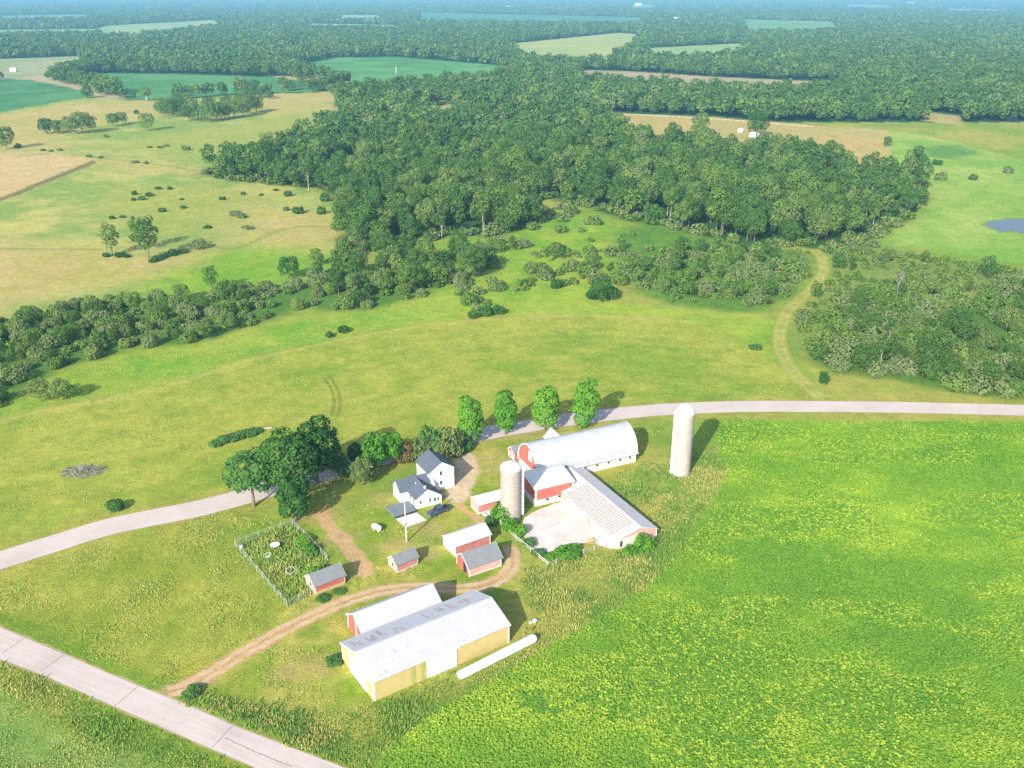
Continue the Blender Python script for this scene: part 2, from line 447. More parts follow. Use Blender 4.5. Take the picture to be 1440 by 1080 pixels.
CLEAR = [f[0] for f in FIELDS] + [RIGHT_MEADOW, LEFT_OPEN]
SOYW, HAYW, YARDW, GARDENW, PONDW = map(gpoly, (SOY, HAY, YARD, GARDEN, POND))
road_n = smooth_line(gpoly(ROAD_N), 6)
up, lo = gpoly(ROAD_S_UP), gpoly(ROAD_S_LO)
drive = smooth_line(gpoly(DRIVE), 6); strip = smooth_line(gpoly(STRIP), 5)
hdrive = smooth_line(gpoly(HOUSE_DRIVE), 6); trail = smooth_line(gpoly(TRAIL), 6)
LAWN = gpoly([(300, 745), (330, 770), (400, 860), (300, 930), (270, 962), (275, 985), (330, 992), (480, 1000), (530, 990), (720, 912), (740, 880), (735, 820), (740, 790), (705, 745), (735, 735), (735, 640), (850, 640), (960, 600), (900, 598), (830, 600), (700, 622), (660, 640), (560, 690), (420, 735), (360, 725)])
ROUGH = [  # tall weedy grass between farm and crop, verges, silo paddock
    gpoly([(820, 690), (905, 650), (935, 655), (985, 640), (1012, 636), (1020, 662), (1010, 692), (996, 715), (960, 770), (904, 832), (850, 868), (770, 912), (690, 958), (620, 1000), (575, 1030), (545, 1058), (520, 1090), (470, 1070), (350, 1020), (262, 982), (275, 972), (330, 988), (480, 1000), (530, 992), (720, 915), (760, 870), (742, 840), (735, 800), (770, 800), (800, 785), (860, 778), (925, 758)]),
    gpoly([(255, 985), (340, 1016), (490, 1080), (520, 1085), (520, 1050), (330, 985)]),
    gpoly([(-40, 925), (0, 938), (60, 957), (160, 1004), (300, 1066), (350, 1092), (240, 1092), (130, 1036), (0, 972), (-40, 955)]),
]
DRY = [gpoly(p) for p in (
    [(-300, 240), (0, 214), (60, 214), (130, 223), (136, 229), (0, 284), (-300, 420)],
    [(-300, 215), (0, 162), (120, 142), (210, 142), (240, 158), (150, 170), (60, 190), (130, 205), (0, 214), (-300, 260)],
    [(0, 330), (60, 345), (140, 350), (160, 365), (220, 360), (300, 350), (250, 370), (150, 395), (60, 420), (-200, 470), (-300, 420)],
    [(130, 222), (200, 228), (275, 238), (270, 244), (140, 236)],
    [(340, 290), (420, 300), (468, 305), (462, 330), (470, 352), (380, 340), (320, 335)],
    [(380, 128), (470, 130), (490, 124), (470, 142), (455, 152), (380, 158), (366, 145)],
)]
GREEN_BAND_PX = [(-60, 600), (0, 588), (60, 574), (130, 562), (200, 548), (280, 527), (330, 509), (400, 492), (480, 475), (560, 460), (640, 450), (620, 420), (560, 432), (440, 442), (340, 470), (300, 484), (170, 500), (110, 520), (40, 555), (-60, 590)]
GREEN_BAND = [gpoly(p) for p in (
    [(270, 360), (360, 345), (470, 345), (480, 372), (440, 386), (350, 408), (250, 420), (180, 416), (200, 395)],
    [(-250, 610), (0, 588), (60, 574), (130, 562), (200, 548), (280, 527), (330, 509), (400, 492), (480, 475), (560, 460), (640, 450), (620, 410), (560, 432), (440, 440), (340, 468), (300, 482), (170, 498), (110, 516), (40, 550), (-200, 600)],
    [(600, 450), (700, 446), (800, 443), (900, 446), (970, 452), (1010, 470), (1060, 496), (1110, 521), (1130, 520), (1096, 500), (1090, 470), (1100, 445), (1000, 440), (900, 430), (860, 425), (860, 320), (780, 290), (700, 340), (640, 335), (560, 350), (600, 400)],
    [(160, 260), (300, 262), (400, 285), (330, 320), (230, 330), (130, 300)],
    [(150, 200), (260, 185), (420, 158), (480, 170), (400, 200), (330, 225), (240, 225)],
)]


def cover(x, y):
    """real surface colour of the ground, and how coarse its growth is"""
    n60, n25, n8, n3 = fbm(x, y, 60, 1), fbm(x, y, 25, 5), fbm(x, y, 8, 9), fbm(x, y, 2.6, 13, 3)
    wx, wy = (fbm(x, y, 14, 21) - .5), (fbm(x, y, 14, 27) - .5)
    dist = np.hypot(x, y)
    X, Y = x + wx * 7 * np.clip(dist / 300, .5, 4), y + wy * 7 * np.clip(dist / 300, .5, 4)
    col = np.empty(x.shape + (3,))
    gr = np.full(x.shape, 0.6)

    def mix(w, c):
        nonlocal col
        col = col * (1 - w[..., None]) + c * w[..., None]

    def duo(a, b, t):
        return alb(*a) * (1 - t[..., None]) + alb(*b) * t[..., None]

    def region(poly, soft, c, warp=1.0, grain=None):
        nonlocal gr
        m = soft * 2 + 12
        xm, ym = poly.min(0) - m, poly.max(0) + m
        sel = np.where((x > xm[0]) & (x < ym[0]) & (y > xm[1]) & (y < ym[1]))
        if not len(sel[0]): return
        xs = x[sel] + (X[sel] - x[sel]) * warp; ys = y[sel] + (Y[sel] - y[sel]) * warp
        w = sstep(-soft, soft, sdf(poly, xs, ys))
        cc = c[sel] if c.ndim > 1 else c
        col[sel] = col[sel] * (1 - w[..., None]) + cc * w[..., None]
        if grain is not None: gr[sel] = gr[sel] * (1 - w) + grain * w

    # meadow everywhere
    col[:] = duo((146, 176, 70), (186, 186, 88), sstep(.35, .65, n25 * .6 + n60 * .4))
    # woodland floor beyond the meadows
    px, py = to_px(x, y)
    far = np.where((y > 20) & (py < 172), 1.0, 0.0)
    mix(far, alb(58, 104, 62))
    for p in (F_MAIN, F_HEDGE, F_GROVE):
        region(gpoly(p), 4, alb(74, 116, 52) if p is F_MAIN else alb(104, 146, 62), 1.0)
    region(gpoly(S_CENTRE), 6, duo((100, 146, 60), (126, 168, 66), n8))
    region(gpoly(S_RIGHT), 8, duo((124, 158, 72), (168, 180, 90), n25))
    # open country on the left
    t = sstep(.42, .66, n60 * .35 + n25 * .45 + n8 * .2)
    region(gpoly(LEFT_OPEN), 6, duo((158, 184, 92), (208, 202, 116), t), .6)
    for i, p in enumerate(GREEN_BAND):
        s = 10 if i in (0, 3, 4) else 5
        w2 = duo((140, 186, 62), (176, 196, 74), sstep(.35, .7, n25 * .5 + n8 * .5))
        if i > 2: w2 = duo((168, 186, 92), (190, 192, 98), n25)
        region(p, s * 1.6, w2, 1.3)
    for i, p in enumerate(DRY):
        c = duo((228, 206, 132), (206, 198, 108), sstep(.35, .7, n25 * .6 + n8 * .4))
        if i == 0: c = duo((230, 202, 144), (222, 196, 132), n25)
        region(p, 3 if i == 0 else 22, c * (1 if i == 0 else .9) , .3 if i == 0 else 2.2)
    region(gpoly([(-300, 425), (0, 284), (136, 229), (130, 225), (0, 278), (-300, 412)]), 1.2, alb(140, 138, 84), .2)
    for pts in ([(-60, 349), (40, 350), (140, 351)], [(138, 222), (190, 228), (240, 234), (276, 241)], [(0, 222), (40, 218), (70, 216)], [(280, 340), (330, 350), (400, 322), (470, 318)]):
        mix((1 - sstep(.8, 2.2, line_dist(smooth_line(gpoly(pts), 4), x, y))) * .55, alb(150, 154, 84))
    for poly, a, b, s in FIELDS:
        region(gpoly(poly), 4, duo(a, b, sstep(.3, .7, fbm(x, y, s, 33))), .35)
    region(gpoly([(26, 109), (60, 106), (130, 121), (178, 130), (176, 139), (140, 137), (96, 122)]), 3, alb(206, 192, 146), .4)
    region(gpoly([(376, 107), (430, 103), (520, 118), (505, 124), (440, 115)]), 3, alb(216, 200, 140), .4)
    w = 1 - sstep(1.2, 3.0, line_dist(gpoly([(1140, 178), (1200, 180), (1250, 186)]), x, y)); mix(w * .7, alb(226, 212, 176))
    region(gpoly(RIGHT_MEADOW), 5, duo((146, 190, 78), (184, 206, 104), sstep(.35, .65, n60 * .5 + n25 * .5)), .8)
    region(gpoly([(1290, 206), (1340, 204), (1380, 216), (1340, 224), (1300, 220)]), 8, alb(120, 166, 84))
    # hay field: mown, olive, faint swaths
    arc_d = line_dist(smooth_line(gpoly(HAY[1:15]), 4), x, y)
    sw = 0.5 + 0.5 * np.sin(arc_d / 1.25 + 3 * (n60 - .5))
    t = np.clip(sstep(.3, .7, n25 * .45 + n8 * .35 + n60 * .2) * .8 + .2 * sw, 0, 1)
    region(HAYW, 1.6, duo((144, 176, 62), (194, 194, 86), t), .25, .6)
    e = 1 - sstep(.4, 1.5, arc_d + (n8 - .5)); mix(e * .5, alb(214, 196, 122))
    # pasture west of the farm, between the two roads
    region(gpoly([(-250, 885), (0, 800), (160, 757), (310, 712), (420, 735), (470, 770), (480, 830), (400, 885), (300, 940), (240, 972), (0, 875), (-250, 770)]), 2,
           duo((158, 176, 64), (194, 192, 84), sstep(.32, .68, n25 * .5 + n8 * .5)), .6, .8)
    # verges
    w = (1 - sstep(5, 10, line_dist(road_n, X, Y))); mix(w * .6, duo((160, 176, 72), (206, 186, 98), n8))
    ws = line_dist((up + 0), X, Y); mix((1 - sstep(2, 5, ws)) * .8, duo((110, 158, 52), (150, 176, 60), n3))
    wl = line_dist(lo, X, Y); mix((1 - sstep(2, 6, wl)) * .8, duo((112, 160, 52), (160, 176, 62), n3))
    # corner crop, lower left
    rows = .5 + .5 * np.sin((x * .47 + y * .88) / .8 + 3 * n25)
    region(gpoly([(-250, 870), (0, 962), (60, 995), (150, 1035), (260, 1078), (330, 1110), (300, 1300), (-250, 1300)]), 3, duo((118, 166, 74), (176, 194, 104), np.clip(n25 * .4 + n3 * .5 + .3 * rows - .15, 0, 1)), .8, .9)
    # farmyard lawn
    region(LAWN, 3, duo((146, 176, 58), (204, 194, 98), sstep(.36, .68, n25 * .45 + n8 * .4 + n3 * .15)), 1.0, .5)
    for p in ROUGH:
        region(p, 2.5, duo((130, 164, 62), (184, 180, 86), sstep(.32, .68, n8 * .6 + n25 * .4)), 1.0, 1.0)
    region(GARDENW, .8, duo((112, 154, 62), (160, 176, 84), n3 * .6 + n8 * .4), .3, 1.0)
    # crop
    region(SOYW, 1.5, duo((116, 186, 46), (156, 208, 60), sstep(.35, .65, n25 * .6 + n8 * .4)), .5, .5)
    # bare soil
    soil = duo((236, 200, 150), (216, 174, 120), n3)
    for ln, r0, r1, k in ((drive, 1.3, 2.3, .8), (strip, 1.2, 2.2, .95), (hdrive, 1.4, 2.6, .9)):
        d = line_dist(ln, x, y) + (n3 - .5) * 1.6
        if ln is hdrive: d = d + sstep(.45, 1, (line_dist(ln[28:], x, y) < line_dist(ln[:28], x, y)) * 1.0) * .9
        mix((1 - sstep(r0, r1, d)) * k, soil)
    d = line_dist(hdrive[:26], x, y) + (n3 - .5) * 2; mix(1 - sstep(2.2, 3.8, d), duo((244, 220, 184), (234, 206, 164), n3))
    for ppx, ppy, rr in ((700, 655, 5), (560, 770, 4), (610, 745, 3), (675, 740, 3), (455, 728, 5), (730, 608, 5), (530, 912, 4), (545, 705, 3), (430, 940, 4), (470, 760, 4), (690, 640, 3), (600, 775, 3)):
        q = g(ppx, ppy); d = np.hypot((x - q.x) * .7, y - q.y) + (n3 - .5) * 6 + (n8 - .5) * 5
        mix((1 - sstep(rr * .4, rr * 1.3, d)) * .4, soil)
    d = line_dist(trail, x, y) + (n3 - .5) * 1.5
    mix((1 - sstep(1.7, 2.7, d)) * .9, duo((172, 188, 84), (198, 194, 106), n3)); mix((1 - sstep(.3, .8, np.abs(d - 1.2))) * .4, alb(216, 196, 126))
    # old wheel tracks in the hay field
    for pts in ([(456, 532), (466, 548), (470, 566), (466, 584)], [(463, 528), (475, 548), (479, 568), (474, 586)]):
        mix((1 - sstep(.3, .7, line_dist(smooth_line(gpoly(pts), 5), x, y))) * .45, alb(96, 116, 40))
    mix((1 - sstep(1.2, 3.5, np.abs(sdf(PONDW, x, y)))) * .5, alb(96, 132, 66))
    # mid-scale life: clumps and thin spots
    v = 0.66 + 0.68 * (n3 * .45 + fbm(x, y, 1.1, 41, 2) * .3 + n8 * .25)
    near = 1 - sstep(600, 1500, dist)
    col *= (1 + (v[..., None] - 1) * near[..., None])
    yl = (sstep(.5, .72, fbm(x, y, 5, 47)) * near * .28)[..., None]
    col = col * (1 + yl * np.array([.3, .12, .1]))
    return np.clip(col, 0.003, .9), gr


def polar_grid():
    rs = [25, 45, 60, 72, 82]; r = 88.0
    while r < 25000:
        rs.append(r); r += min(max(.42, r * r / 95000), .009 * r)
    rs = np.array(rs)
    az = np.concatenate([np.arange(-180, -36, 4), np.arange(-36, 36, .11), np.arange(36, 180, 4)])
    az = np.radians(az)
    R, A = np.meshgrid(rs, az, indexing='ij')
    return R * np.sin(A), R * np.cos(A)


def ground_material():
    m, nt, out = new_mat('ground_cover')
    a = N(nt, 'ShaderNodeAttribute', attribute_name='cover')
    tc = N(nt, 'ShaderNodeTexCoord').outputs['Object']
    n1 = noise(nt, tc, 2.2, 5, 0.7)
    n2 = noise(nt, tc, 0.55, 4, 0.6)
    c = mixc(nt, 'MULTIPLY', a.outputs['Alpha'], a.outputs['Color'], ramp(nt, n1, [(0.28, (0.6, 0.65, 0.6)), (0.5, (1.03, 1.03, 1.03)), (0.75, (1.4, 1.36, 1.3))]))
    c = mixc(nt, 'MULTIPLY', 0.5, c, ramp(nt, n2, [(0.3, (0.75, 0.8, 0.7)), (0.7, (1.2, 1.15, 1.2))]))
    d = N(nt, 'ShaderNodeBsdfDiffuse'); nt.links.new(c, d.inputs[0])
    bp = N(nt, 'ShaderNodeBump'); bp.inputs['Strength'].default_value = 0.7; bp.inputs['Distance'].default_value = 0.35
    nt.links.new(n1, bp.inputs['Height']); nt.links.new(bp.outputs[0], d.inputs['Normal'])
    nt.links.new(d.outputs[0], out.inputs[0])
    return m


def build_ground():
    x, y = polar_grid()
    nr, na = x.shape
    col, gr = cover(x, y)
    verts = np.stack([x, y, np.zeros_like(x)], -1).reshape(-1, 3)
    i, j = np.meshgrid(np.arange(nr - 1), np.arange(na), indexing='ij')
    j2 = (j + 1) % na
    faces = np.stack([i * na + j, (i + 1) * na + j, (i + 1) * na + j2, i * na + j2], -1).reshape(-1, 4)[:, ::-1]
    n0 = len(verts); verts = np.vstack([verts, [[0, 0, 0]]])
    cap = np.stack([np.full(na, n0), np.arange(na), (np.arange(na) + 1) % na, (np.arange(na) + 1) % na], -1)
    me = np_mesh('ground', verts, faces, ground_material())
    # centre fan
    me2v = np.arange(na)
    at = me.attributes.new('cover', 'FLOAT_COLOR', 'POINT')
    rgba = np.ones((len(verts), 4), np.float32)
    rgba[:n0, :3] = col.reshape(-1, 3); rgba[:n0, 3] = gr.ravel(); rgba[n0] = (.12, .18, .04, .6)
    at.data.foreach_set('color', rgba.ravel())
    return tag(link('ground', me), 'flat farmland of grass, hay field, pasture and woodland floor', 'ground', kind='structure')


build_ground()


# ------------------------------------------------------------------ roads, paths, pads
def ribbon(name, left, right, z, mat, label, cat):
    n = len(left)
    v = [(p[0], p[1], z) for p in left] + [(p[0], p[1], z) for p in right]
    f = [(i, i + 1, n + i + 1, n + i) for i in range(n - 1)]
    me = bpy.data.meshes.new(name); me.from_pydata(v, [], f)
    me.materials.append(mat); me.update()
    return tag(link(name, me), label, cat, kind='structure')


def offsets(line, half, rag=0.0, seed=3):
    t = np.gradient(line, axis=0); t /= np.linalg.norm(t, axis=1)[:, None]
    nrm = np.stack([-t[:, 1], t[:, 0]], -1)
    h = np.full(len(line), half)
    rr = np.random.default_rng(seed)
    return line + nrm * (h + rr.uniform(-rag, rag, len(line)))[:, None], line - nrm * (h + rr.uniform(-rag, rag, len(line)))[:, None]


def resample(line, step):
    s = np.concatenate([[0], np.cumsum(np.linalg.norm(np.diff(line, axis=0), axis=1))])
    q = np.arange(0, s[-1], step)
    return np.stack([np.interp(q, s, line[:, 0]), np.interp(q, s, line[:, 1])], -1)


def paving(name, col, dark, scale=.25, streak=None):
    m, nt, out = new_mat(name)
    tc = N(nt, 'ShaderNodeTexCoord').outputs['Object']
    n1 = noise(nt, tc, scale, 6, .65); n2 = noise(nt, tc, 3.0, 4, .7)
    c = mixc(nt, 'MIX', ramp(nt, n1, [(.4, (0, 0, 0)), (.7, (1, 1, 1))]), col, dark)
    c = mixc(nt, 'MULTIPLY', .4, c, ramp(nt, n2, [(.3, (.75, .75, .75)), (.7, (1.15, 1.15, 1.15))]))
    if streak is not None:
        mp = N(nt, 'ShaderNodeMapping'); mp.vector_type = 'TEXTURE'; mp.inputs['Rotation'].default_value = (0, 0, streak); mp.inputs['Scale'].default_value = (14, .8, 1)
        nt.links.new(tc, mp.inputs[0])
        c = mixc(nt, 'MULTIPLY', .4, c, ramp(nt, noise(nt, mp.outputs[0], 1.0, 3, .5), [(.35, (.8, .8, .8)), (.62, (1.06, 1.06, 1.06))]))
    d = N(nt, 'ShaderNodeBsdfDiffuse'); nt.links.new(c, d.inputs[0])
    nt.links.new(d.outputs[0], out.inputs[0])
    return m


ROADM = paving('worn_pale_asphalt', (.51, .43, .38), (.44, .37, .325), .12)
SEAM = paving('tar_seam', (.16, .14, .135), (.26, .23, .22), .8)
DIRT = paving('dirt', tuple(alb(240, 206, 164)), tuple(alb(222, 178, 132)), .4)
SHOULDER = paving('gravel_shoulder', tuple(alb(196, 186, 130)), tuple(alb(170, 168, 96)), .5)

rn = resample(road_n, 3.0)
l, r = offsets(rn, 4.15, .25, 5)
ribbon('road_shoulder', l, r, .012, SHOULDER, 'pale gravel shoulder along the curving road', 'road shoulder')
l, r = offsets(rn, 3.75, .06, 6)
ribbon('road', l, r, .03, ROADM, 'pale country road curving behind the farm', 'road')


def two_sided(a, b, n=60):
    t = np.linspace(0, 1, n)
    def rs(p):
        s = np.concatenate([[0], np.cumsum(np.linalg.norm(np.diff(p, axis=0), axis=1))]); s /= s[-1]
        return np.stack([np.interp(t, s, p[:, 0]), np.interp(t, s, p[:, 1])], -1)
    return rs(a), rs(b)


ul, ll = two_sided(up, lo, 90)
rr_ = np.random.default_rng(4)
d_ = (ul - ll) / np.linalg.norm(ul - ll, axis=1)[:, None]
ribbon('road_shoulder', ul + d_ * rr_.uniform(.2, .7, (90, 1)), ll - d_ * rr_.uniform(.2, .7, (90, 1)), .012, SHOULDER, 'thin gravel shoulder of the cracked road in the lower left corner', 'road shoulder')
dd_ = up[4] - up[1]
ROADS = paving('worn_straight_road', (.51, .43, .385), (.44, .37, .33), .15, streak=math.atan2(dd_[1], dd_[0]))
ribbon('road', ul, ll, .03, ROADS, 'straight pale road with tar seams in the lower left corner', 'road')


def seam(pts, w=.11):
    ln = resample(smooth_line(gpoly(pts), 6), .35)
    rr = np.random.default_rng(len(pts)); ln = ln + rr.normal(0, .05, ln.shape)
    a, b = offsets(ln, w, .03)
    return a, b


sv, sf = [], []
for pts in ([(33, 898), (16, 910), (2, 919)], [(90, 921), (72, 934), (55, 945)], [(194, 965), (177, 980), (161, 993)], [(328, 1020), (312, 1037), (297, 1052)], [(315, 1037), (360, 1058), (413, 1079)]):
    a, b = seam(pts, .06)
    n = len(a); o0 = len(sv)
    sv += [(p[0], p[1], .042) for p in a] + [(p[0], p[1], .042) for p in b]
    sf += [(o0 + i, o0 + i + 1, o0 + n + i + 1, o0 + n + i) for i in range(n - 1)]
me = bpy.data.meshes.new('road_cracks'); me.from_pydata(sv, [], sf); me.materials.append(SEAM)
tag(link('road_markings', me), 'dark tar sealed cracks across the straight pale road', 'road crack', kind='structure')

for nm, ln, hw, off, lab in (('dirt_track', drive, .55, .95, 'two wheel ruts of the dirt track past the pole shed'),):
    a = resample(ln, 1.0)
    for s in (1, -1):
        t = np.gradient(a, axis=0); t /= np.linalg.norm(t, axis=1)[:, None]
        c = a + np.stack([-t[:, 1], t[:, 0]], -1) * off * s
        l, r = offsets(c, hw, .28, 8 + s)
        ribbon(nm, l, r, .016, DIRT, 'pinkish wheel rut of the dirt track, the %s one of the pair' % ('farm side' if s < 0 else 'pasture side'), 'dirt track')

m_yard = paving('barnyard_concrete', (.63, .555, .50), (.46, .39, .335), .22)
def flat(name, poly, z, mat, label, cat):
    me = bpy.data.meshes.new(name); me.from_pydata([(p[0], p[1], z) for p in poly], [], [tuple(range(len(poly)))])
    me.materials.append(mat); me.update()
    return tag(link(name, me), label, cat, kind='structure')
yl = resample(smooth_line(np.vstack([YARDW, YARDW[:1]]), 5), .8)
yl = yl + np.random.default_rng(2).normal(0, .12, yl.shape)
flat('yard_paving', yl, .035, m_yard, 'pale concrete barnyard between the barn and the cattle shed', 'barnyard')
pondm, nt, out = new_mat('pond_water')
b = N(nt, 'ShaderNodeBsdfPrincipled'); b.inputs['Base Color'].default_value = (.06, .07, .085, 1); b.inputs['Roughness'].default_value = .2; b.inputs['Specular IOR Level'].default_value = .06
nt.links.new(b.outputs[0], out.inputs[0])
flat('pond_water', smooth_line(np.vstack([PONDW, PONDW[:1]]), 5), .05, pondm, 'blue grey pond in the green meadow at the right edge', 'pond')

# ================================================================== BUILDINGS
def gable(name, label, cat, O, ang, L, W, eave, rise, wall, roof, oh=.22, trim='white', end_wall=None, ridge_at=.5, foundation=None, roof_t=.07, trim_w=.12):
    """O: near left corner on the ground, ang: direction of the length; returns the thing"""
    t = thing(name, label, cat, (O[0], O[1], 0), rad(ang))
    yr = W * ridge_at
    z0 = -.05
    prof = [(0, z0), (W, z0), (W, eave), (yr, eave + rise), (0, eave)]
    w = MB()
    if end_wall:
        w.prism(prof, .06, L - .06).build('wall', wall, t, K)
        MB().prism(prof, 0, .055).build('end_wall', end_wall, t, K); MB().prism(prof, L - .055, L).build('end_wall', end_wall, t, K)
    else:
        w.prism(prof, 0, L).build('wall', wall, t, K)
    s1, s2 = rise / yr, rise / (W - yr)
    e = .012
    up = [(-oh, eave - oh * s1 + e + roof_t), (yr, eave + rise + e + roof_t), (W + oh, eave - oh * s2 + e + roof_t)]
    dn = [(-oh, eave - oh * s1 + e), (yr, eave + rise + e), (W + oh, eave - oh * s2 + e)]
    MB().shell(up, dn, -oh, L + oh).build('roof', roof, t, K)
    if trim:
        q = .025; tw = trim_w
        for x0, x1 in ((-q, tw), (L - tw, L + q)):
            for y0, y1 in ((-q, tw), (W - tw, W + q)):
                MB().box(x0, x1, y0, y1, .0, eave - .03).build('corner_trim', trim, t, K)
        for x0, x1 in ((-oh - .03, -oh - .004), (L + oh + .004, L + oh + .03)):
            h = max(.1, tw * .9)
            p_up = [(y, z + .015) for y, z in up]; p_dn = [(y, z - h) for y, z in dn]
            MB().shell(p_up, p_dn, x0, x1).build('barge_board', trim, t, K)
    if foundation:
        MB().box(-.05, L + .05, -.05, W + .05, 0, foundation).build('foundation', 'stone', t, K)
    return t


def window_at(t, face, a, z0, w, h, frame='white', name='window', d=.0, L=0, W=0):
    """face 'front' (y=0), 'left' (x=0), 'right' (x=L), 'back' (y=W); a: position along the face"""
    f, p = MB(), MB()
    e, fr = .03, .09
    def bx(mb, a0, a1, za, zb, out0, out1):
        if face == 'front': mb.box(a0, a1, d - out1, d - out0, za, zb)
        elif face == 'left': mb.box(d - out1, d - out0, a0, a1, za, zb)
        elif face == 'right': mb.box(L + out0, L + out1, a0, a1, za, zb)
        else: mb.box(a0, a1, W + out0, W + out1, za, zb)
    bx(f, a - fr, a, z0 - fr, z0 + h + fr, .004, e + .02); bx(f, a + w, a + w + fr, z0 - fr, z0 + h + fr, .004, e + .02)
    bx(f, a, a + w, z0 - fr, z0, .004, e + .02); bx(f, a, a + w, z0 + h, z0 + h + fr, .004, e + .02)
    bx(p, a, a + w, z0, z0 + h, .003, e)
    o = f.build(name, frame, t, K); p.build('pane', 'glass', o, K)
    return o


def door_at(t, face, a, z0, w, h, mat='white', L=0, W=0, out=.06, name='door'):
    b = MB()
    if face == 'front': b.box(a, a + w, -out, -.004, z0, z0 + h)
    elif face == 'left': b.box(-out, -.004, a, a + w, z0, z0 + h)
    elif face == 'right': b.box(L + .004, L + out, a, a + w, z0, z0 + h)
    return b.build(name, mat, t, K)


# --- yellow pole shed
O = g(526, 986.5)
L, W, EV, RI = 22.9, 10.4, 3.35, 1.75
t = gable('pole_shed', 'long yellow metal pole shed with rust-spotted white roof, biggest building in the foreground', 'shed', O, 34, L, W, EV, RI, 'yellow', 'galv', .18, trim_w=.22)
door_at(t, 'front', 8.55, .05, 5.0, 3.0, 'white', name='sliding_door', out=.10)
MB().box(8.5, 14.1, -.14, -.01, 3.07, 3.2).build('door_track', 'white', t, K)
MB().box(6.0, 6.7, -.03, -.006, .05, 3.2).build('green_panel', 'olive', t, K); MB().box(7.55, 8.5, -.03, -.006, .05, 3.2).build('green_panel', 'olive', t, K)
door_at(t, 'left', 2.3, .05, 5.4, 3.1, 'white', name='overhead_door', out=.08)
MB().box(-.05, -.006, 2.1, 2.28, .05, 3.35).box(-.05, -.006, 7.72, 7.9, .05, 3.35).box(-.05, -.006, 2.1, 7.9, 3.36, 3.55).build('door_trim', 'white', t, K)
sl = RI / (W / 2)
rp = random.Random(5)
patches = []
for xc, n_, mt in ((1.3, 4, 'rust_red'), (3.6, 4, 'rust'), (5.4, 3, 'rust'), (7.8, 4, 'rust_red'), (12.9, 2, 'rust'), (15.6, 3, 'rust'), (17.4, 4, 'rust_red'), (18.9, 4, 'rust_red'), (20.1, 3, 'rust_red')):
    for q_ in range(n_): patches.append((xc + (q_ - n_ / 2) * .33 + rp.uniform(-.05, .05), rp.uniform(6.2, 7.4), rp.uniform(.16, .3), rp.uniform(.9, 2.4), mt))
for x0, y0, w_, h_, mt in patches:
    z = lambda y: EV + RI - (y - W / 2) * sl + .012 + .07 + .012
    MB().add([(x0, y0, z(y0)), (x0 + w_, y0, z(y0)), (x0 + w_, y0 + h_, z(y0 + h_)), (x0, y0 + h_, z(y0 + h_))], [(0, 1, 2, 3)]).build('rust_patch', mt, t, K)
MB().box(-.2, L + .2, W / 2 - .12, W / 2 + .12, EV + RI + .06, EV + RI + .13).build('ridge_cap', 'galv', t, K)

# --- red machine shed behind it
u34 = Vector((math.cos(rad(34)), math.sin(rad(34)), 0)); v34 = Vector((-u34.y, u34.x, 0))
O2 = O + (u34 * 4.05 + v34 * 11.9) * K
L2, W2, EV2, RI2 = 13.6, 5.4, 2.5, 1.75
t = gable('machine_shed', 'red shed with plain white metal roof tight behind the yellow pole shed', 'shed', O2, 34, L2, W2, EV2, RI2, 'red', 'galv', .2, trim_w=.16)
MB().box(-.07, -.01, 2.2, 2.4, .2, 3.6).build('gable_trim', 'white', t, K); MB().box(-.06, -.012, 3.2, 4.9, .05, 2.1).build('door', 'red', t, K)
MB().box(-.2, L2 + .2, W2 / 2 - .1, W2 / 2 + .1, EV2 + RI2 + .06, EV2 + RI2 + .12).build('ridge_cap', 'galv', t, K)

# --- small outbuildings
t = gable('garden_shed', 'small red shed with grey shingle roof at the corner of the fenced garden', 'shed', g(444.3, 836.8), 36.6, 5.4, 3.7, 1.75, 1.35, 'red', 'shingle', .2, end_wall='pink_red', trim='pale_wood')
MB().box(.05, 5.35, -.05, -.006, 0, .55).build('skirting', 'straw', t, K)
window_at(t, 'left', 1.4, .9, .6, .7, 'pale_wood')
t = gable('tiny_shed', 'smallest red shed with grey roof, alone on the lawn south of the house', 'shed', g(558.9, 805.6), 38, 4.2, 2.9, 1.6, 1.15, 'old_red', 'shingle', .18, end_wall='pink_red', trim='pale_wood')
window_at(t, 'left', 1.15, .7, .5, .6, 'pale_wood')
MB().box(.1, 4.1, -.05, -.006, 0, .3).build('skirting', 'pale_wood', t, K)
t = gable('granary', 'red shed with bright white roof and white gable end beside a grey roofed shed', 'shed', g(640.2, 782.8), 33, 7.3, 4.2, 2.15, 1.2, 'old_red', 'white_roof', .2, end_wall='white', trim='white')
t = gable('corn_crib', 'faded red shed with grey shingle roof and open red side, near the track bend', 'shed', g(660, 811), 31, 6.3, 4.6, 1.8, 1.7, 'pink_red', 'shingle', .25, end_wall='red', trim='white')
MB().box(-.07, -.01, 1.0, 2.0, .1, 1.9).build('doorway', 'dark', t, K)
MB().box(.02, 6.2, -.08, -.01, 0, .25).build('foundation', 'stone', t, K)
t = gable('milk_house', 'long low red shed with white roof standing behind the left silo', 'shed', g(672.5, 723.3), 27, 7.2, 3.3, 2.1, 1.0, 'old_red', 'white_roof', .2, end_wall='pink_red', trim='pale_wood', foundation=.35)
window_at(t, 'front', 4.0, 1.0, .55, .6, 'dark')
o = tag(MB().box(-1.0, 1.0, -.75, .75, 0, .3).box(-.9, .9, -.7, -.5, .29, .55).build('concrete_step', 'concrete', None, K, loc=g(687, 725)), 'pale concrete slab step beside the low red shed', 'step')
o.rotation_euler = (0, 0, rad(-50))

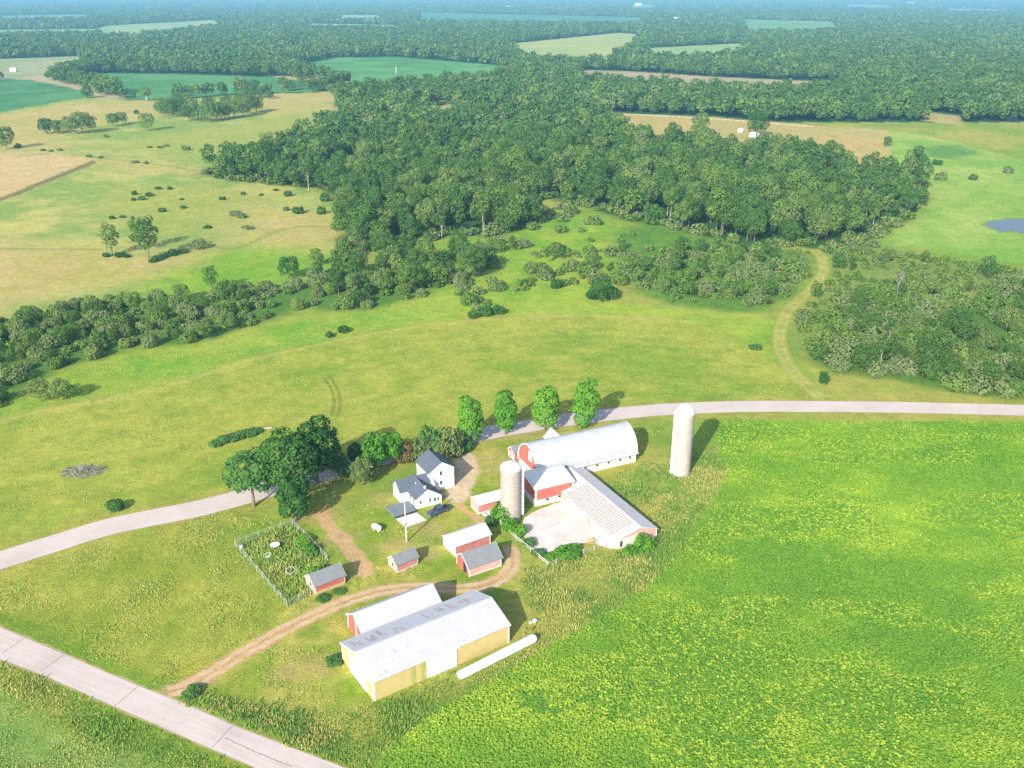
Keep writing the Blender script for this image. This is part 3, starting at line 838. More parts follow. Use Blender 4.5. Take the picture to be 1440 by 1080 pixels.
# --- the big barn
BA = 25.5
ub = Vector((math.cos(rad(BA)), math.sin(rad(BA)), 0)); vb = Vector((-ub.y, ub.x, 0))
BL, BW, BE, BR = 23.4, 8.6, 2.3, 5.0
OB = g(894, 649.5) - ub * BL * K
t = thing('barn', 'big barn with arched silver metal roof, red gable and white stone walls', 'barn', OB, rad(BA))
h2 = BW / 2; rho = (BR * BR + h2 * h2) / (2 * h2)
am = math.asin(BR / rho)
def arch(off, n=14):
    left = [(rho - (rho + off) * math.cos(am * i / n), BE + (rho + off) * math.sin(am * i / n)) for i in range(n)]
    top = [(h2, BE + math.sqrt((rho + off) ** 2 - (rho - h2) ** 2))]
    return left + top + [(BW - y, z) for y, z in reversed(left)]
MB().box(0, BL, 0, BW, -.05, BE).build('wall', 'stone', t, K)
inn = arch(-.02)
MB().prism(list(reversed(inn)), .06, BL - .06).build('gable_wall', 'red', t, K)
flare = lambda p, d: [(p[0][0] - .38, p[0][1] - .22 + d)] + p + [(p[-1][0] + .38, p[-1][1] - .22 + d)]
MB().shell(flare(arch(.09), .0), flare(arch(.0), -.09), -.25, BL + .25).build('roof', 'barn_roof', t, K, smooth=True)
MB().shell(flare(arch(.11), .02), flare(arch(-.12), -.2), -.3, -.252).build('barge_board', 'white', t, K); MB().shell(flare(arch(.11), .02), flare(arch(-.12), -.2), BL + .252, BL + .3).build('barge_board', 'white', t, K)
for x in (2.4, 5.2, 8.0, 10.8, 13.6, 16.4, 19.2, 21.6):
    window_at(t, 'front', x, 1.15, .5, .5, 'stone')
MB().box(-.05, .055, 2.7, 4.1, 3.9, 5.9).build('hayloft_door', 'white', t, K)
MB().box(-.05, -.004, 6.1, 7.3, .1, 2.0).build('door', 'white', t, K); MB().box(-.05, -.004, 2.2, 3.6, .1, 2.0).build('door', 'white', t, K)
for y in (1.0, 4.6):
    window_at(t, 'left', y, 1.0, .5, .6, 'white')
# cross gable on the back slope over the bank ramp
dx0, dx1, dm = 6.1, 9.5, 7.8
d = MB().prism_y([(dx0, 2.0), (dx1, 2.0), (dx1, 5.6), (dm, 7.05), (dx0, 5.6)], 5.3, 9.0)
o = d.build('dormer', 'red', t, K)
e = .02
MB().add([(dx0 - .2, 4.8, 5.45), (dm, 4.8, 7.1), (dx1 + .2, 4.8, 5.45), (dx0 - .2, 9.25, 5.45), (dm, 9.25, 7.1), (dx1 + .2, 9.25, 5.45),
          (dx0 - .2, 4.8, 5.55), (dm, 4.8, 7.2), (dx1 + .2, 4.8, 5.55), (dx0 - .2, 9.25, 5.55), (dm, 9.25, 7.2), (dx1 + .2, 9.25, 5.55)],
         [(6, 7, 10, 9), (7, 8, 11, 10), (0, 3, 4, 1), (1, 4, 5, 2), (0, 1, 7, 6), (1, 2, 8, 7), (3, 9, 10, 4), (4, 10, 11, 5), (0, 6, 9, 3), (2, 5, 11, 8)]).build('dormer_roof', 'white_roof', o, K)
# grey-roofed annex at the back left corner
ga = g(722.5, 648.5)
t = gable('annex_shed', 'small red shed with white cross boards and grey roof touching the barn back corner', 'shed', ga, BA, 4.6, 2.6, 1.9, 1.1, 'red', 'shingle', .18, trim='white')
b = MB()
for y0, z0, y1, z1 in ((.15, .2, 1.2, 1.8), (1.4, .2, 2.45, 1.8), (1.2, .2, .15, 1.8), (2.45, .2, 1.4, 1.8)):
    b.tube((-.05, y0, z0), (-.05, y1, z1), .06, n=4)
b.build('cross_trim', 'white', t, K)

# --- red wing in front of the barn
OW = g(753.5, 712.5)
t = gable('barn_wing', 'red wing with white roof over a white stone base, between barn and barnyard', 'barn', OW, BA, 8.2, 7.6, 3.75, 1.05, 'red', 'white_roof', .22, trim='white', ridge_at=.62, trim_w=.2)
MB().box(-.06, 8.26, -.06, 7.6, 0, 1.35).build('foundation', 'stone', t, K)
for x, w_ in ((2.2, .55), (4.9, .55)):
    MB().box(x, x + w_, -.10, -.062, .85, 1.3).build('window', 'dark', t, K)
MB().box(6.4, 7.3, -.10, -.062, .05, 1.2).build('door', 'dark', t, K)
MB().box(.5, 1.6, -.11, -.062, .05, 1.25).build('door', 'concrete', t, K)

# --- the long cattle shed
OC = g(866.8, 772.6)
us = Vector((math.cos(rad(27)), math.sin(rad(27)), 0)); vs_ = Vector((-us.y, us.x, 0))
CL, CW, CE, CR = 25.5, 8.6, 1.95, 1.35
# length runs away from the camera: local x along vs_, local y = minus us
OCr = OC + us * CW * K
t = thing('cattle_shed', 'long low cattle shed with rust striped roof joining the barn at right angles', 'barn', (OCr.x, OCr.y, 0), rad(117))
prof = [(0, -.05), (CW, -.05), (CW, CE), (CW * .42, CE + CR), (0, CE)]
MB().prism(prof, .06, CL).build('wall', 'stone', t, K)
MB().prism(prof, 0, .055).build('end_wall', 'pink_red', t, K)
MB().box(-.05, -.006, 3.8, 8.55, 0, 1.95).build('plaster_panel', 'stone', t, K)
sr, slf = CR / (CW * .42), CR / (CW * .58)
upp = [(-.25, CE - .25 * sr + .08), (CW * .42, CE + CR + .08), (CW + .3, CE - .3 * slf + .08)]
dnn = [(y, z - .07) for y, z in upp]
MB().shell(upp, dnn, -.25, CL).build('roof', 'shed_roof', t, K)
zr = lambda y: CE + CR - (y - CW * .42) * slf + .08
b = MB()
for i in range(25):
    x = 2.0 + i * .66
    a0, a1 = CW * .44, CW + .22
    b = MB().add([(x, a0, zr(a0) + .01), (x + .27, a0, zr(a0) + .01), (x + .27, a1, zr(a1) + .01), (x, a1, zr(a1) + .01)], [(0, 1, 2, 3)])
    b.build('roof_stripe', 'stripe', t, K)
MB().box(-.26, CL, CW * .42 - .12, CW * .42 + .12, CE + CR + .075, CE + CR + .12).build('ridge_cap', 'white_roof', t, K)
MB().box(-.06, -.05, 7.4, 7.9, .3, 1.5).build('window', 'dark', t, K)
MB().box(-.04, .1, -.03, .12, 0, CE - .05).build('corner_trim', 'white', t, K)
for i in range(4):
    x = 4 + i * 4.6
    MB().box(x, x + 1.6, CW + .004, CW + .05, .1, 1.55).build('door', 'pink_red' if i % 2 else 'concrete', t, K)
b = MB(); b.box(-.3, CL, -.3, .25, CE - .12, CE - .05)

# --- farmhouse
HA = 29.0
uh = Vector((math.cos(rad(HA)), math.sin(rad(HA)), 0)); vh = Vector((-uh.y, uh.x, 0))
OH = g(585.5, 716.2)
t = thing('farmhouse', 'white farmhouse with blue grey roofs, two storey block behind a low front wing', 'house', (OH.x, OH.y, 0), rad(HA))
# front wing: gable to the front (y=0), long low slope on the right
FW, FE, FR = 5.4, 2.35, 1.55
def front_wing(mb):
    return mb.prism_y([(0, -.05), (FW, -.05), (FW, 1.75), (2.3, FE + FR), (0, FE)], 0, 5.2)
front_wing(MB()).build('wall', 'house_white', t, K)
rt = .09
o = MB().add([(-.3, -.25, FE - .2 + .02), (2.3, -.25, FE + FR + .02), (FW + .25, -.25, 1.75 - .17 + .02), (-.3, 6.6, FE - .2 + .02), (2.3, 6.6, FE + FR + .02), (FW + .25, 6.0, 1.75 - .17 + .02),
              (-.3, -.25, FE - .2 + .12), (2.3, -.25, FE + FR + .12), (FW + .25, -.25, 1.75 - .17 + .12), (-.3, 6.6, FE - .2 + .12), (2.3, 6.6, FE + FR + .12), (FW + .25, 6.0, 1.75 - .17 + .12)],
             [(6, 7, 10, 9), (7, 8, 11, 10), (0, 3, 4, 1), (1, 4, 5, 2), (0, 1, 7, 6), (1, 2, 8, 7), (3, 9, 10, 4), (4, 10, 11, 5), (0, 6, 9, 3), (2, 5, 11, 8)]).build('roof', 'slate', t, K)
MB().box(2.0, 2.3, .3, .6, 3.6, 4.3).build('chimney', 'white', o, K)
MB().tube((1.6, 3.6, 3.0), (1.6, 3.6, 3.75), .08).build('vent_pipe', 'white', o, K)
# rear cross wing: gable faces left
MB().add([(-1.7, 3.6, -.05), (-1.7, 7.4, -.05), (-1.7, 7.4, 2.5), (-1.7, 5.5, 4.1), (-1.7, 3.6, 2.5), (5.6, 3.6, -.05), (5.6, 7.4, -.05), (5.6, 7.4, 2.5), (5.6, 5.5, 4.1), (5.6, 3.6, 2.5)],
         [(0, 4, 3, 2, 1), (5, 6, 7, 8, 9), (0, 1, 6, 5), (1, 2, 7, 6), (2, 3, 8, 7), (3, 4, 9, 8), (4, 0, 5, 9)]).build('wall', 'house_white', t, K)
MB().shell([(3.35, 2.37), (5.5, 4.19), (7.65, 2.37)], [(3.35, 2.28), (5.5, 4.10), (7.65, 2.28)], -1.95, 4.9).build('roof', 'slate', t, K)
# two storey block: ridge away from the viewer
TX0, TW, TY0, TL, TE, TR = 4.75, 5.6, 4.6, 5.8, 4.5, 1.8
MB().prism_y([(TX0, -.05), (TX0 + TW, -.05), (TX0 + TW, TE), (TX0 + TW / 2, TE + TR), (TX0, TE)], TY0, TY0 + TL).build('wall', 'house_white', t, K)
a, bq, c_ = TX0 - .25, TX0 + TW / 2, TX0 + TW + .25
dz = .25 * TR / (TW / 2)
ya, yb = TY0 - .25, TY0 + TL + .25
MB().add([(a, ya, TE - dz + .02), (bq, ya, TE + TR + .02), (c_, ya, TE - dz + .02), (a, yb, TE - dz + .02), (bq, yb, TE + TR + .02), (c_, yb, TE - dz + .02),
          (a, ya, TE - dz + .12), (bq, ya, TE + TR + .12), (c_, ya, TE - dz + .12), (a, yb, TE - dz + .12), (bq, yb, TE + TR + .12), (c_, yb, TE - dz + .12)],
         [(6, 7, 10, 9), (7, 8, 11, 10), (0, 3, 4, 1), (1, 4, 5, 2), (0, 1, 7, 6), (1, 2, 8, 7), (3, 9, 10, 4), (4, 10, 11, 5), (0, 6, 9, 3), (2, 5, 11, 8)]).build('roof', 'slate', t, K)
def hwin(face, a0, z0, w_, h_, at):
    f, p = MB(), MB(); fr = .08
    def bx(mb, p0, p1, q0, q1, o0, o1):
        if face == 'y': mb.box(p0, p1, at - o1, at - o0, q0, q1)
        else: mb.box(at - o1, at - o0, p0, p1, q0, q1)
    for r_ in ((a0 - fr, a0, z0 - fr, z0 + h_ + fr), (a0 + w_, a0 + w_ + fr, z0 - fr, z0 + h_ + fr), (a0, a0 + w_, z0 - fr, z0), (a0, a0 + w_, z0 + h_, z0 + h_ + fr)): bx(f, *r_, .004, .05)
    bx(p, a0, a0 + w_, z0, z0 + h_, .003, .03)
    o = f.build('window', 'white', t, K); p.build('pane', 'glass', o, K)
hwin('y', 7.2, 3.3, .5, .9, TY0); hwin('y', 7.2, 1.2, .5, .9, TY0)
hwin('y', 2.75, .75, .35, 1.0, 0); hwin('y', 3.75, .7, .42, .8, 0); hwin('y', 4.45, .7, .35, .75, 0); hwin('y', .8, .9, .35, .8, 0)
hwin('x', 4.6, 1.0, .45, .9, -1.7); hwin('x', 2.3, .9, .9, .9, 0)
MB().box(-.06, -.004, .75, 1.35, .05, 1.85).build('door', 'steel', t, K)
# low grey deck on the left, pale pad before it
ch, sh = math.cos(rad(HA)), math.sin(rad(HA))
def slab(pts, z0, z1, name, mat, parent):
    q = [g(*p) - OH for p in pts]
    q = [((v.x * ch + v.y * sh), (-v.x * sh + v.y * ch)) for v in q]
    b = MB().add([(a, c, z0) for a, c in q] + [(a, c, z1) for a, c in q], [(3, 2, 1, 0), (4, 5, 6, 7)] + [(i, (i + 1) % 4, 4 + (i + 1) % 4, 4 + i) for i in range(4)])
    o = b.build(name, mat, parent, 1)
    if not parent: o.location = (OH.x, OH.y, 0); o.rotation_euler = (0, 0, rad(HA))
    return o
o = slab([(555.6, 729.5), (585.5, 720), (573, 706.5), (542.5, 715)], .0, .42, 'deck', 'porch_slate', t)
slab([(554.6, 730.4), (586.2, 720.6), (585.6, 720.0), (555.2, 729.6)], .25, .45, 'deck_edge', 'dark', t)
o = slab([(556.5, 730), (586, 721), (600, 731.5), (570.5, 742)], .0, .07, 'patio', 'concrete', None)
tag(o, 'pale concrete pad in front of the grey deck of the farmhouse', 'patio', kind='structure')


# --- silos
def silo(label, base, R, H, wall, dome_h, chute_ang, bands):
    t = thing('silo', label, 'silo', (base.x, base.y, 0))
    MB().lathe([(R, -.05), (R, H)], 40).build('wall', wall, t, 1, smooth=True)
    b = MB()
    for i in range(bands):
        z = .6 + (H - 1.0) * i / bands
        b.lathe([(R + .004, z), (R + .035, z), (R + .035, z + .07), (R + .004, z + .07)], 40)
    b.build('hoop', 'silo', t, 1)
    n = 9
    MB().lathe([(R + .1, H - .05), (R + .1, H + .1)] + [((R + .06) * math.cos(math.pi / 2 * i / n), H + .1 + dome_h * math.sin(math.pi / 2 * i / n)) for i in range(0, n)] + [(.25, H + .1 + dome_h), (.25, H + .35 + dome_h)], 40).build('dome', 'dome', t, 1, smooth=True)
    ca = rad(chute_ang); dx, dy = math.cos(ca), math.sin(ca)
    c = MB().tube((dx * (R + .3), dy * (R + .3), .6), (dx * (R + .3), dy * (R + .3), H + .6), .42, n=10)
    c.build('chute', 'white', t, 1, smooth=True)
    la = rad(chute_ang - 160 if chute_ang > 90 else chute_ang + 100)
    lx, ly = math.cos(la), math.sin(la); px_, py_ = -ly * .22, lx * .22
    q = R + .18
    l = MB()
    for s in (1, -1): l.tube((lx * q + px_ * s, ly * q + py_ * s, 1.2), (lx * q + px_ * s, ly * q + py_ * s, H), .035, n=5)
    for i in range(int(H / .5) - 3): l.tube((lx * q + px_, ly * q + py_, 1.5 + i * .5), (lx * q - px_, ly * q - py_, 1.5 + i * .5), .02, n=4)
    l.build('ladder', 'steel', t, 1)
    return t
silo('shorter stained grey silo beside the red barn wing', g(718.3, 727.0), 2.32, 12.6, 'silo', 1.35, 8, 14)
silo('tall pale silo standing alone at the edge of the crop field', g(957.0, 665.5), 2.22, 16.6, 'silo_pale', 2.1, 196, 26)

# --- silage bag, tank, pole, truck
A, B_ = g(645.5, 955), g(752, 901); A.z = B_.z = .62
t = thing('silage_bag', 'long white plastic silage bag lying beside the yellow pole shed', 'silage bag', (A.x, A.y, 0))
D = B_ - A; Ld = D.length; t.rotation_euler = (0, 0, math.atan2(D.y, D.x))
rr = random.Random(3)
vs, fs = [], []; n, k = 30, 16
for i in range(n + 1):
    x = Ld * i / n; r = .82 * (1 + rr.uniform(-.04, .04))
    if i in (0, n): r *= .8
    for j in range(k):
        a = 2 * math.pi * j / k; zz = .68 + r * math.sin(a) * (.85 if math.sin(a) < 0 else 1)
        vs.append((x, r * 1.05 * math.cos(a), max(.0, zz)))
for i in range(n): fs += [(i * k + j, i * k + (j + 1) % k, (i + 1) * k + (j + 1) % k, (i + 1) * k + j) for j in range(k)]
fs += [tuple(range(k - 1, -1, -1)), tuple(range(n * k, n * k + k))]
MB().add(vs, fs).build('bag', 'white', t, 1, smooth=True)
MB().lathe([(.55, -.03), (.6, .0), (.5, .05)], 14).build('end_opening', 'dark', t, 1, loc=(Ld + .01, 0, .72)).rotation_euler = (0, rad(90), 0)
MB().box(Ld * .70, Ld * .70 + .9, -.86, -.55, .95, 1.12).build('tear', 'pale_wood', t, 1)

p = g(530, 746)
t = thing('propane_tank', 'small white propane tank on the lawn west of the house', 'tank', p, rad(-38))
prof = [(.03, -1.35), (.32, -1.28), (.55, -1.05), (.6, -.8), (.6, .8), (.55, 1.05), (.32, 1.28), (.03, 1.35)]
o = MB().lathe(prof, 20).build('tank', 'white', t, 1, smooth=True, loc=(0, 0, .95)); o.rotation_euler = (0, rad(90), 0)
for x in (-.75, .75): MB().box(x - .1, x + .1, -.4, .4, 0, .5).build('leg', 'concrete', t, 1)
MB().lathe([(.16, 0), (.18, .15), (.12, .24)], 12).build('valve_cover', 'steel', t, 1, loc=(0, 0, 1.53))

p = g(571.9, 762)
t = thing('utility_pole', 'grey wooden utility pole with a lamp arm in front of the house', 'pole', p)
MB().tube((0, 0, -.3), (0, 0, 11.3), .17, .11, 10).build('pole', 'pale_wood', t)
MB().box(-.7, .7, -.06, .06, 10.6, 10.75).build('crossarm', 'wood', t).rotation_euler = (0, 0, rad(30))
MB().tube((0, 0, 8.4), (.2, -1.1, 8.9), .035, n=6).build('lamp_arm', 'steel', t)
MB().lathe([(.12, 0), (.2, .08), (.12, .3)], 12).build('lamp_head', 'steel', t, loc=(.2, -1.1, 8.65))
MB().box(-.18, .18, -.42, -.2, 4.2, 5.0).build('meter_box', 'steel', t)
for z in (10.9,):
    for x in (-.6, .6): MB().lathe([(.05, 0), (.07, .06), (.04, .16)], 8).build('insulator', 'white', t, loc=(x * .87, x * .5, 10.76))


def pickup(label, p, rz):
    t = thing('pickup_truck', label, 'truck', p, rz)
    # side profile extruded, then cab
    W = .98
    lower = [(-2.95, .55), (-2.9, .98), (-2.85, 1.05), (-1.1, 1.05), (1.05, 1.08), (2.3, 1.05), (2.75, .98), (2.85, .8), (2.85, .5), (2.3, .42), (-2.4, .45)]
    o = MB().prism_y(lower, -W, W).build('body', 'truck', t, 1, bevel=.06)
    cab = [(-1.15, 1.04), (-1.1, 1.68), (-.95, 1.8), (.35, 1.8), (.6, 1.72), (1.25, 1.07)]
    MB().prism_y(cab, -.8, .8).build('cab', 'truck', t, 1, bevel=.08)
    w = MB()
    for s in (-1, 1):
        y0, y1 = (.803, .815) if s > 0 else (-.815, -.803)
        w.prism_y([(-1.0, 1.2), (-.95, 1.62), (-.05, 1.66), (-.05, 1.2)], y0, y1).prism_y([(.03, 1.2), (.03, 1.66), (.42, 1.66), (.9, 1.2)], y0, y1)
    w.build('side_window', 'glass', t)
    MB().add([(.66, -.7, 1.69), (1.22, -.76, 1.13), (1.22, .76, 1.13), (.66, .7, 1.69)], [(0, 1, 2, 3)]).build('windshield', 'glass', t, loc=(.015, 0, .015))
    MB().box(-1.18, -1.152, -.66, .66, 1.2, 1.65).build('rear_window', 'glass', t)
    MB().box(-2.8, -1.25, -.82, .82, 1.052, 1.07).build('cargo_bed', 'dark', t)
    for s in (-1, 1):
        MB().box(2.80, 2.88, s * .72 - .16, s * .72 + .16, .74, .92).build('headlight', 'steel', t)
    MB().box(2.86, 2.96, -.95, .95, .42, .6).build('bumper', 'steel', t)
    for x in (-1.85, 1.85):
        for s in (-1, 1):
            wh = thing('wheel', None, None, (x, s * .86, .4)); wh.parent = t
            a = MB().tube((0, -.13, 0), (0, .13, 0), .4, n=18).build('tyre', 'tyre', wh)
            MB().tube((0, s * .131 - .01, 0), (0, s * .131 + .01, 0), .22, n=14).build('rim', 'steel', wh)
pickup('dark slate blue pickup truck parked in front of the farmhouse', g(616.5, 721.5), rad(42 + 180))


# --- fences
def fence(name, label, pts, h, post_r, post_mat, rails, rail_mat, step, mesh=False):
    P0 = g(*pts[0]); t = thing(name, label, 'fence', (P0.x, P0.y, 0))
    ln = [g(*p) - P0 for p in pts]
    posts = []; rm = MB(); rj = random.Random(1)
    for a, b in zip(ln[:-1], ln[1:]):
        n = max(1, round((b - a).length / step))
        for i in range(n): posts.append(a.lerp(b, i / n))
    posts.append(ln[-1])
    for p in posts:
        MB().tube((p.x, p.y, -.1), (p.x + rj.uniform(-.05, .05), p.y, h + rj.uniform(0, .15)), post_r, n=6).build('post', post_mat, t)
    for a, b in zip(posts[:-1], posts[1:]):
        for z in rails: rm.tube((a.x, a.y, z), (b.x, b.y, z + rj.uniform(-.04, .04)), .05 if not mesh else .022, n=4)
    rm.build('rail' if not mesh else 'wire_mesh', rail_mat, t)
    return t
fence('garden_fence', 'pale grey wire garden fence around the weedy plot', [(437, 836), (404, 853.5), (330.8, 767), (411.5, 737.5), (436, 762), (460, 787)], 1.45, .065, 'wire', (.3, .7, 1.1, 1.4), 'wire', 2.9, True)
fence('yard_fence', 'white rail fence along the west edge of the barnyard', [(704, 738.5), (726, 760), (746, 776), (770.5, 797)], 1.2, .07, 'pale_wood', (.6, 1.1), 'white', 2.8)
fence('paddock_fence', 'thin pale wire fence through tall weeds south of the barnyard', [(770.5, 797), (782, 793), (806, 783), (850, 771)], 1.2, .07, 'pale_wood', (.5, .9, 1.1), 'pale_wood', 2.6, True)

# --- garden objects
p = g(387.5, 773)
t = thing('bird_bath', 'pale round bird bath on a pink pedestal in the fenced garden', 'bird bath', p)
MB().lathe([(.45, 0), (.35, .12), (.22, .25), (.25, .95), (.4, 1.02)], 16).build('pedestal', 'terracotta', t, smooth=True)
MB().lathe([(.3, 1.0), (.95, 1.22), (1.0, 1.32), (.9, 1.33), (.4, 1.22)], 20).build('bowl', 'white', t, smooth=True)
p = g(376.5, 784)
o = MB().lathe([(.78, 0), (.85, .05), (.85, .65), (.78, .68), (.74, .62), (.74, .45)], 22).build('stock_tank', 'white', None, smooth=True, loc=p)
tag(o, 'pale round stock tank near the west garden fence', 'tank')
p = g(409, 805)
t = thing('garden_ring', 'grey ring planter leaning in the garden weeds', 'planter', p)
vs, fs = [], []
for i in range(24):
    a = 2 * math.pi * i / 24
    for j in range(8):
        q = 2 * math.pi * j / 8; r = .85 + .2 * math.cos(q); vs.append((r * math.cos(a), r * math.sin(a), .5 + .22 * math.sin(q) + .3 * math.sin(a)))
for i in range(24): fs += [(i * 8 + j, ((i + 1) % 24) * 8 + j, ((i + 1) % 24) * 8 + (j + 1) % 8, i * 8 + (j + 1) % 8) for j in range(8)]
MB().add(vs, fs).build('ring', 'dead', t, smooth=True)
p = g(340, 771)
t = thing('water_barrel', 'small pale barrel in the west corner of the garden fence', 'barrel', p)
MB().lathe([(.28, 0), (.33, .3), (.33, .6), (.28, .9)], 16).build('drum', 'white', t, smooth=True)
MB().lathe([(.26, .9), (.26, .93)], 16).build('lid', 'steel', t)
for (px_, py_, s, lab) in ((752, 874, 1.0, 'pale boulder in the weeds right of the yellow pole shed'), (746, 876, .7, 'smaller pale stone left of the boulder by the pole shed'), (821, 745.5, .0, '')):
    if s:
        me = bpy.data.meshes.new('stone'); bm_v = []
        b = MB().lathe([(.3, 0), (.55, .12), (.5, .35), (.2, .5)], 9)
        o = b.build('field_stone', 'stone', None, s, loc=g(px_, py_)); o.scale = (1.25, .9, 1); o.rotation_euler = (0, 0, px_)
        tag(o, lab, 'stone')
o = MB().tube((0, 0, .2), (4.6, .9, .25), .22, .16, 9).tube((2.1, .4, .2), (2.6, 1.2, .5), .08, .05, 6).build('fallen_log', 'dead', None, loc=g(303, 619)); tag(o, 'pale fallen log beside the dark shrub row across the road', 'log')
o = MB().tube((0, 0, .25), (2.6, .5, .28), .26, .2, 9).tube((1.1, .2, .25), (1.3, .9, .7), .07, .04, 6).build('fallen_log', 'birch', None, loc=g(369, 604)); tag(o, 'short white log at the right end of the shrub row', 'log')
# rubble and planks on the barnyard
for px_, py_, s, mt, lab in ((830, 712, 1.0, 'dark', 'dark heap of scrap against the cattle shed'), (841, 727, .8, 'wood', 'brown heap of boards by the cattle shed'), (832, 762, 1.1, 'straw', 'orange brown manure heap at the barnyard edge')):
    rj = random.Random(px_); b = MB()
    for i in range(26):
        a, r = rj.uniform(0, 6.28), rj.uniform(0, 1.1) * s; x, y = r * math.cos(a), r * math.sin(a)
        d = Vector((rj.uniform(-1, 1), rj.uniform(-1, 1), rj.uniform(-.3, .3))).normalized() * rj.uniform(.3, .8); z = .12 + (1.1 * s - r) * .35
        b.tube((x - d.x, y - d.y, max(.05, z - d.z)), (x + d.x, y + d.y, z + d.z + .05), rj.uniform(.05, .14), n=5)
    tag(b.build('scrap_heap', mt, None, loc=g(px_, py_)), lab, 'heap')

# ================================================================== VEGETATION
def quads_at(rng, pos, nrm, size):
    """leaf clumps: ragged quads at pos facing nrm"""
    n = len(pos)
    nrm = nrm / (np.linalg.norm(nrm, axis=1)[:, None] + 1e-9)
    a = np.cross(nrm, rng.normal(size=(n, 3))); a /= np.linalg.norm(a, axis=1)[:, None] + 1e-9
    b = np.cross(nrm, a)
    s = size[:, None] if np.ndim(size) else size
    out = np.empty((n, 4, 3))
    for k, (ca, cb) in enumerate(((-1, -.55), (.35, -1), (1, .5), (-.4, 1))):
        ja = ca * rng.uniform(.6, 1.15, (n, 1)); jb = cb * rng.uniform(.6, 1.15, (n, 1))
        out[:, k] = pos + (a * ja + b * jb) * s * .5 + nrm * rng.uniform(-.12, .12, (n, 1)) * s
    return out


def crown(seed, H, R, zb, nl, nq, qs, top=.5, lobe=(.36, .52), up=.25):
    rng = np.random.default_rng(seed)
    hz = (H - zb) / 2; cz = zb + hz
    cen, rads = [], []
    for i in range(nl):
        a = i * 2.4 + rng.uniform(-.4, .4); q = (i + .5) / nl
        z = -.75 + 1.55 * q + rng.uniform(-.12, .12)
        rr = np.sqrt(max(.05, 1 - (z * .95) ** 2)) * rng.uniform(.45, .68)
        cen.append((R * rr * math.cos(a), R * rr * math.sin(a), cz + hz * z * .72)); rads.append(rng.uniform(*lobe) * min(R, hz * 1.2) * (1.0 if z < .5 else .85))
    cen.append((0, 0, cz + hz * .1)); rads.append(.62 * min(R, hz))
    cen, rads = np.array(cen), np.array(rads)
    w = rads ** 2 / (rads ** 2).sum()
    P, D, L = [], [], []
    lob_t = rng.uniform(0, 1, len(cen))
    while sum(map(len, P)) < nq:
        k = rng.choice(len(cen), 4 * nq, p=w)
        d = rng.normal(size=(4 * nq, 3)); d /= np.linalg.norm(d, axis=1)[:, None]
        p = cen[k] + d * rads[k][:, None] * rng.uniform(.78, 1.06, (4 * nq, 1)) * np.array([1, 1, .9])
        dist = np.linalg.norm((p[:, None] - cen[None]) / np.array([1, 1, .9]), axis=2) / rads[None]
        ok = (dist.min(1) > .74) & (p[:, 2] > zb * .7)
        ok &= rng.uniform(size=len(ok)) < np.where(d[:, 2] < -.35, .35, 1.0)
        P.append(p[ok]); D.append(d[ok]); L.append(lob_t[k][ok])
    P = np.concatenate(P)[:nq]; D = np.concatenate(D)[:nq]; L = np.concatenate(L)[:nq]
    nrm = D * .95 + rng.normal(size=D.shape) * .42 + np.array([0, 0, up])
    q = quads_at(rng, P, nrm, qs * rng.uniform(.6, 1.35, nq))
    t = np.stack([rng.uniform(0, 1, nq), np.zeros(nq), L], -1)
    return q, t


def quad_mesh(name, q, t, mat):
    n = len(q)
    me = np_mesh(name, q.reshape(-1, 3), np.arange(4 * n).reshape(-1, 4), mat)
    face_tint(me, t)
    return me


def trunk_mesh(name, seed, H, r, lean=.04, limbs=5, R=3.5, zb=4, mat='bark'):
    rj = random.Random(seed); b = MB()
    pts = [Vector((0, 0, -.2))]; n = 5
    for i in range(1, n + 1):
        pts.append(Vector((rj.uniform(-lean, lean) * H * i / n, rj.uniform(-lean, lean) * H * i / n, H * .82 * i / n)))
    for i in range(n): b.tube(pts[i], pts[i + 1], r * (1 - .16 * i) * (1.25 if i == 0 else 1), r * (1 - .16 * (i + 1)), 7)
    for i in range(limbs):
        k = rj.randint(2, n - 1); a = i * 2.4 + rj.uniform(-.4, .4); p = pts[k]
        e = p + Vector((math.cos(a) * R * .6, math.sin(a) * R * .6, rj.uniform(.15, .3) * H))
        b.tube(p, p.lerp(e, .5) + Vector((0, 0, -.2)), r * .45, r * .3, 5); b.tube(p.lerp(e, .5) + Vector((0, 0, -.2)), e, r * .3, r * .1, 5)
    me = bpy.data.meshes.new(name); me.from_pydata([tuple(v) for v in b.v], [], b.f); me.materials.append(M[mat]); me.update()
    return me


# prototypes of each kind: crown and trunk meshes shared by all copies
def proto(kind, seed, H, R, zb, nl, nq, qs, mat, r=.22, tmat='bark', lobe=(.36, .52), up=.25, limbs=5):
    q, t = crown(seed, H, R, zb, nl, nq, qs, lobe=lobe, up=up)
    return dict(kind=kind, crown=quad_mesh(kind + '_crown', q, t, M[mat]), trunk=trunk_mesh(kind + '_trunk', seed, H, r, limbs=limbs, R=R, zb=zb, mat=tmat), H=H, R=R)


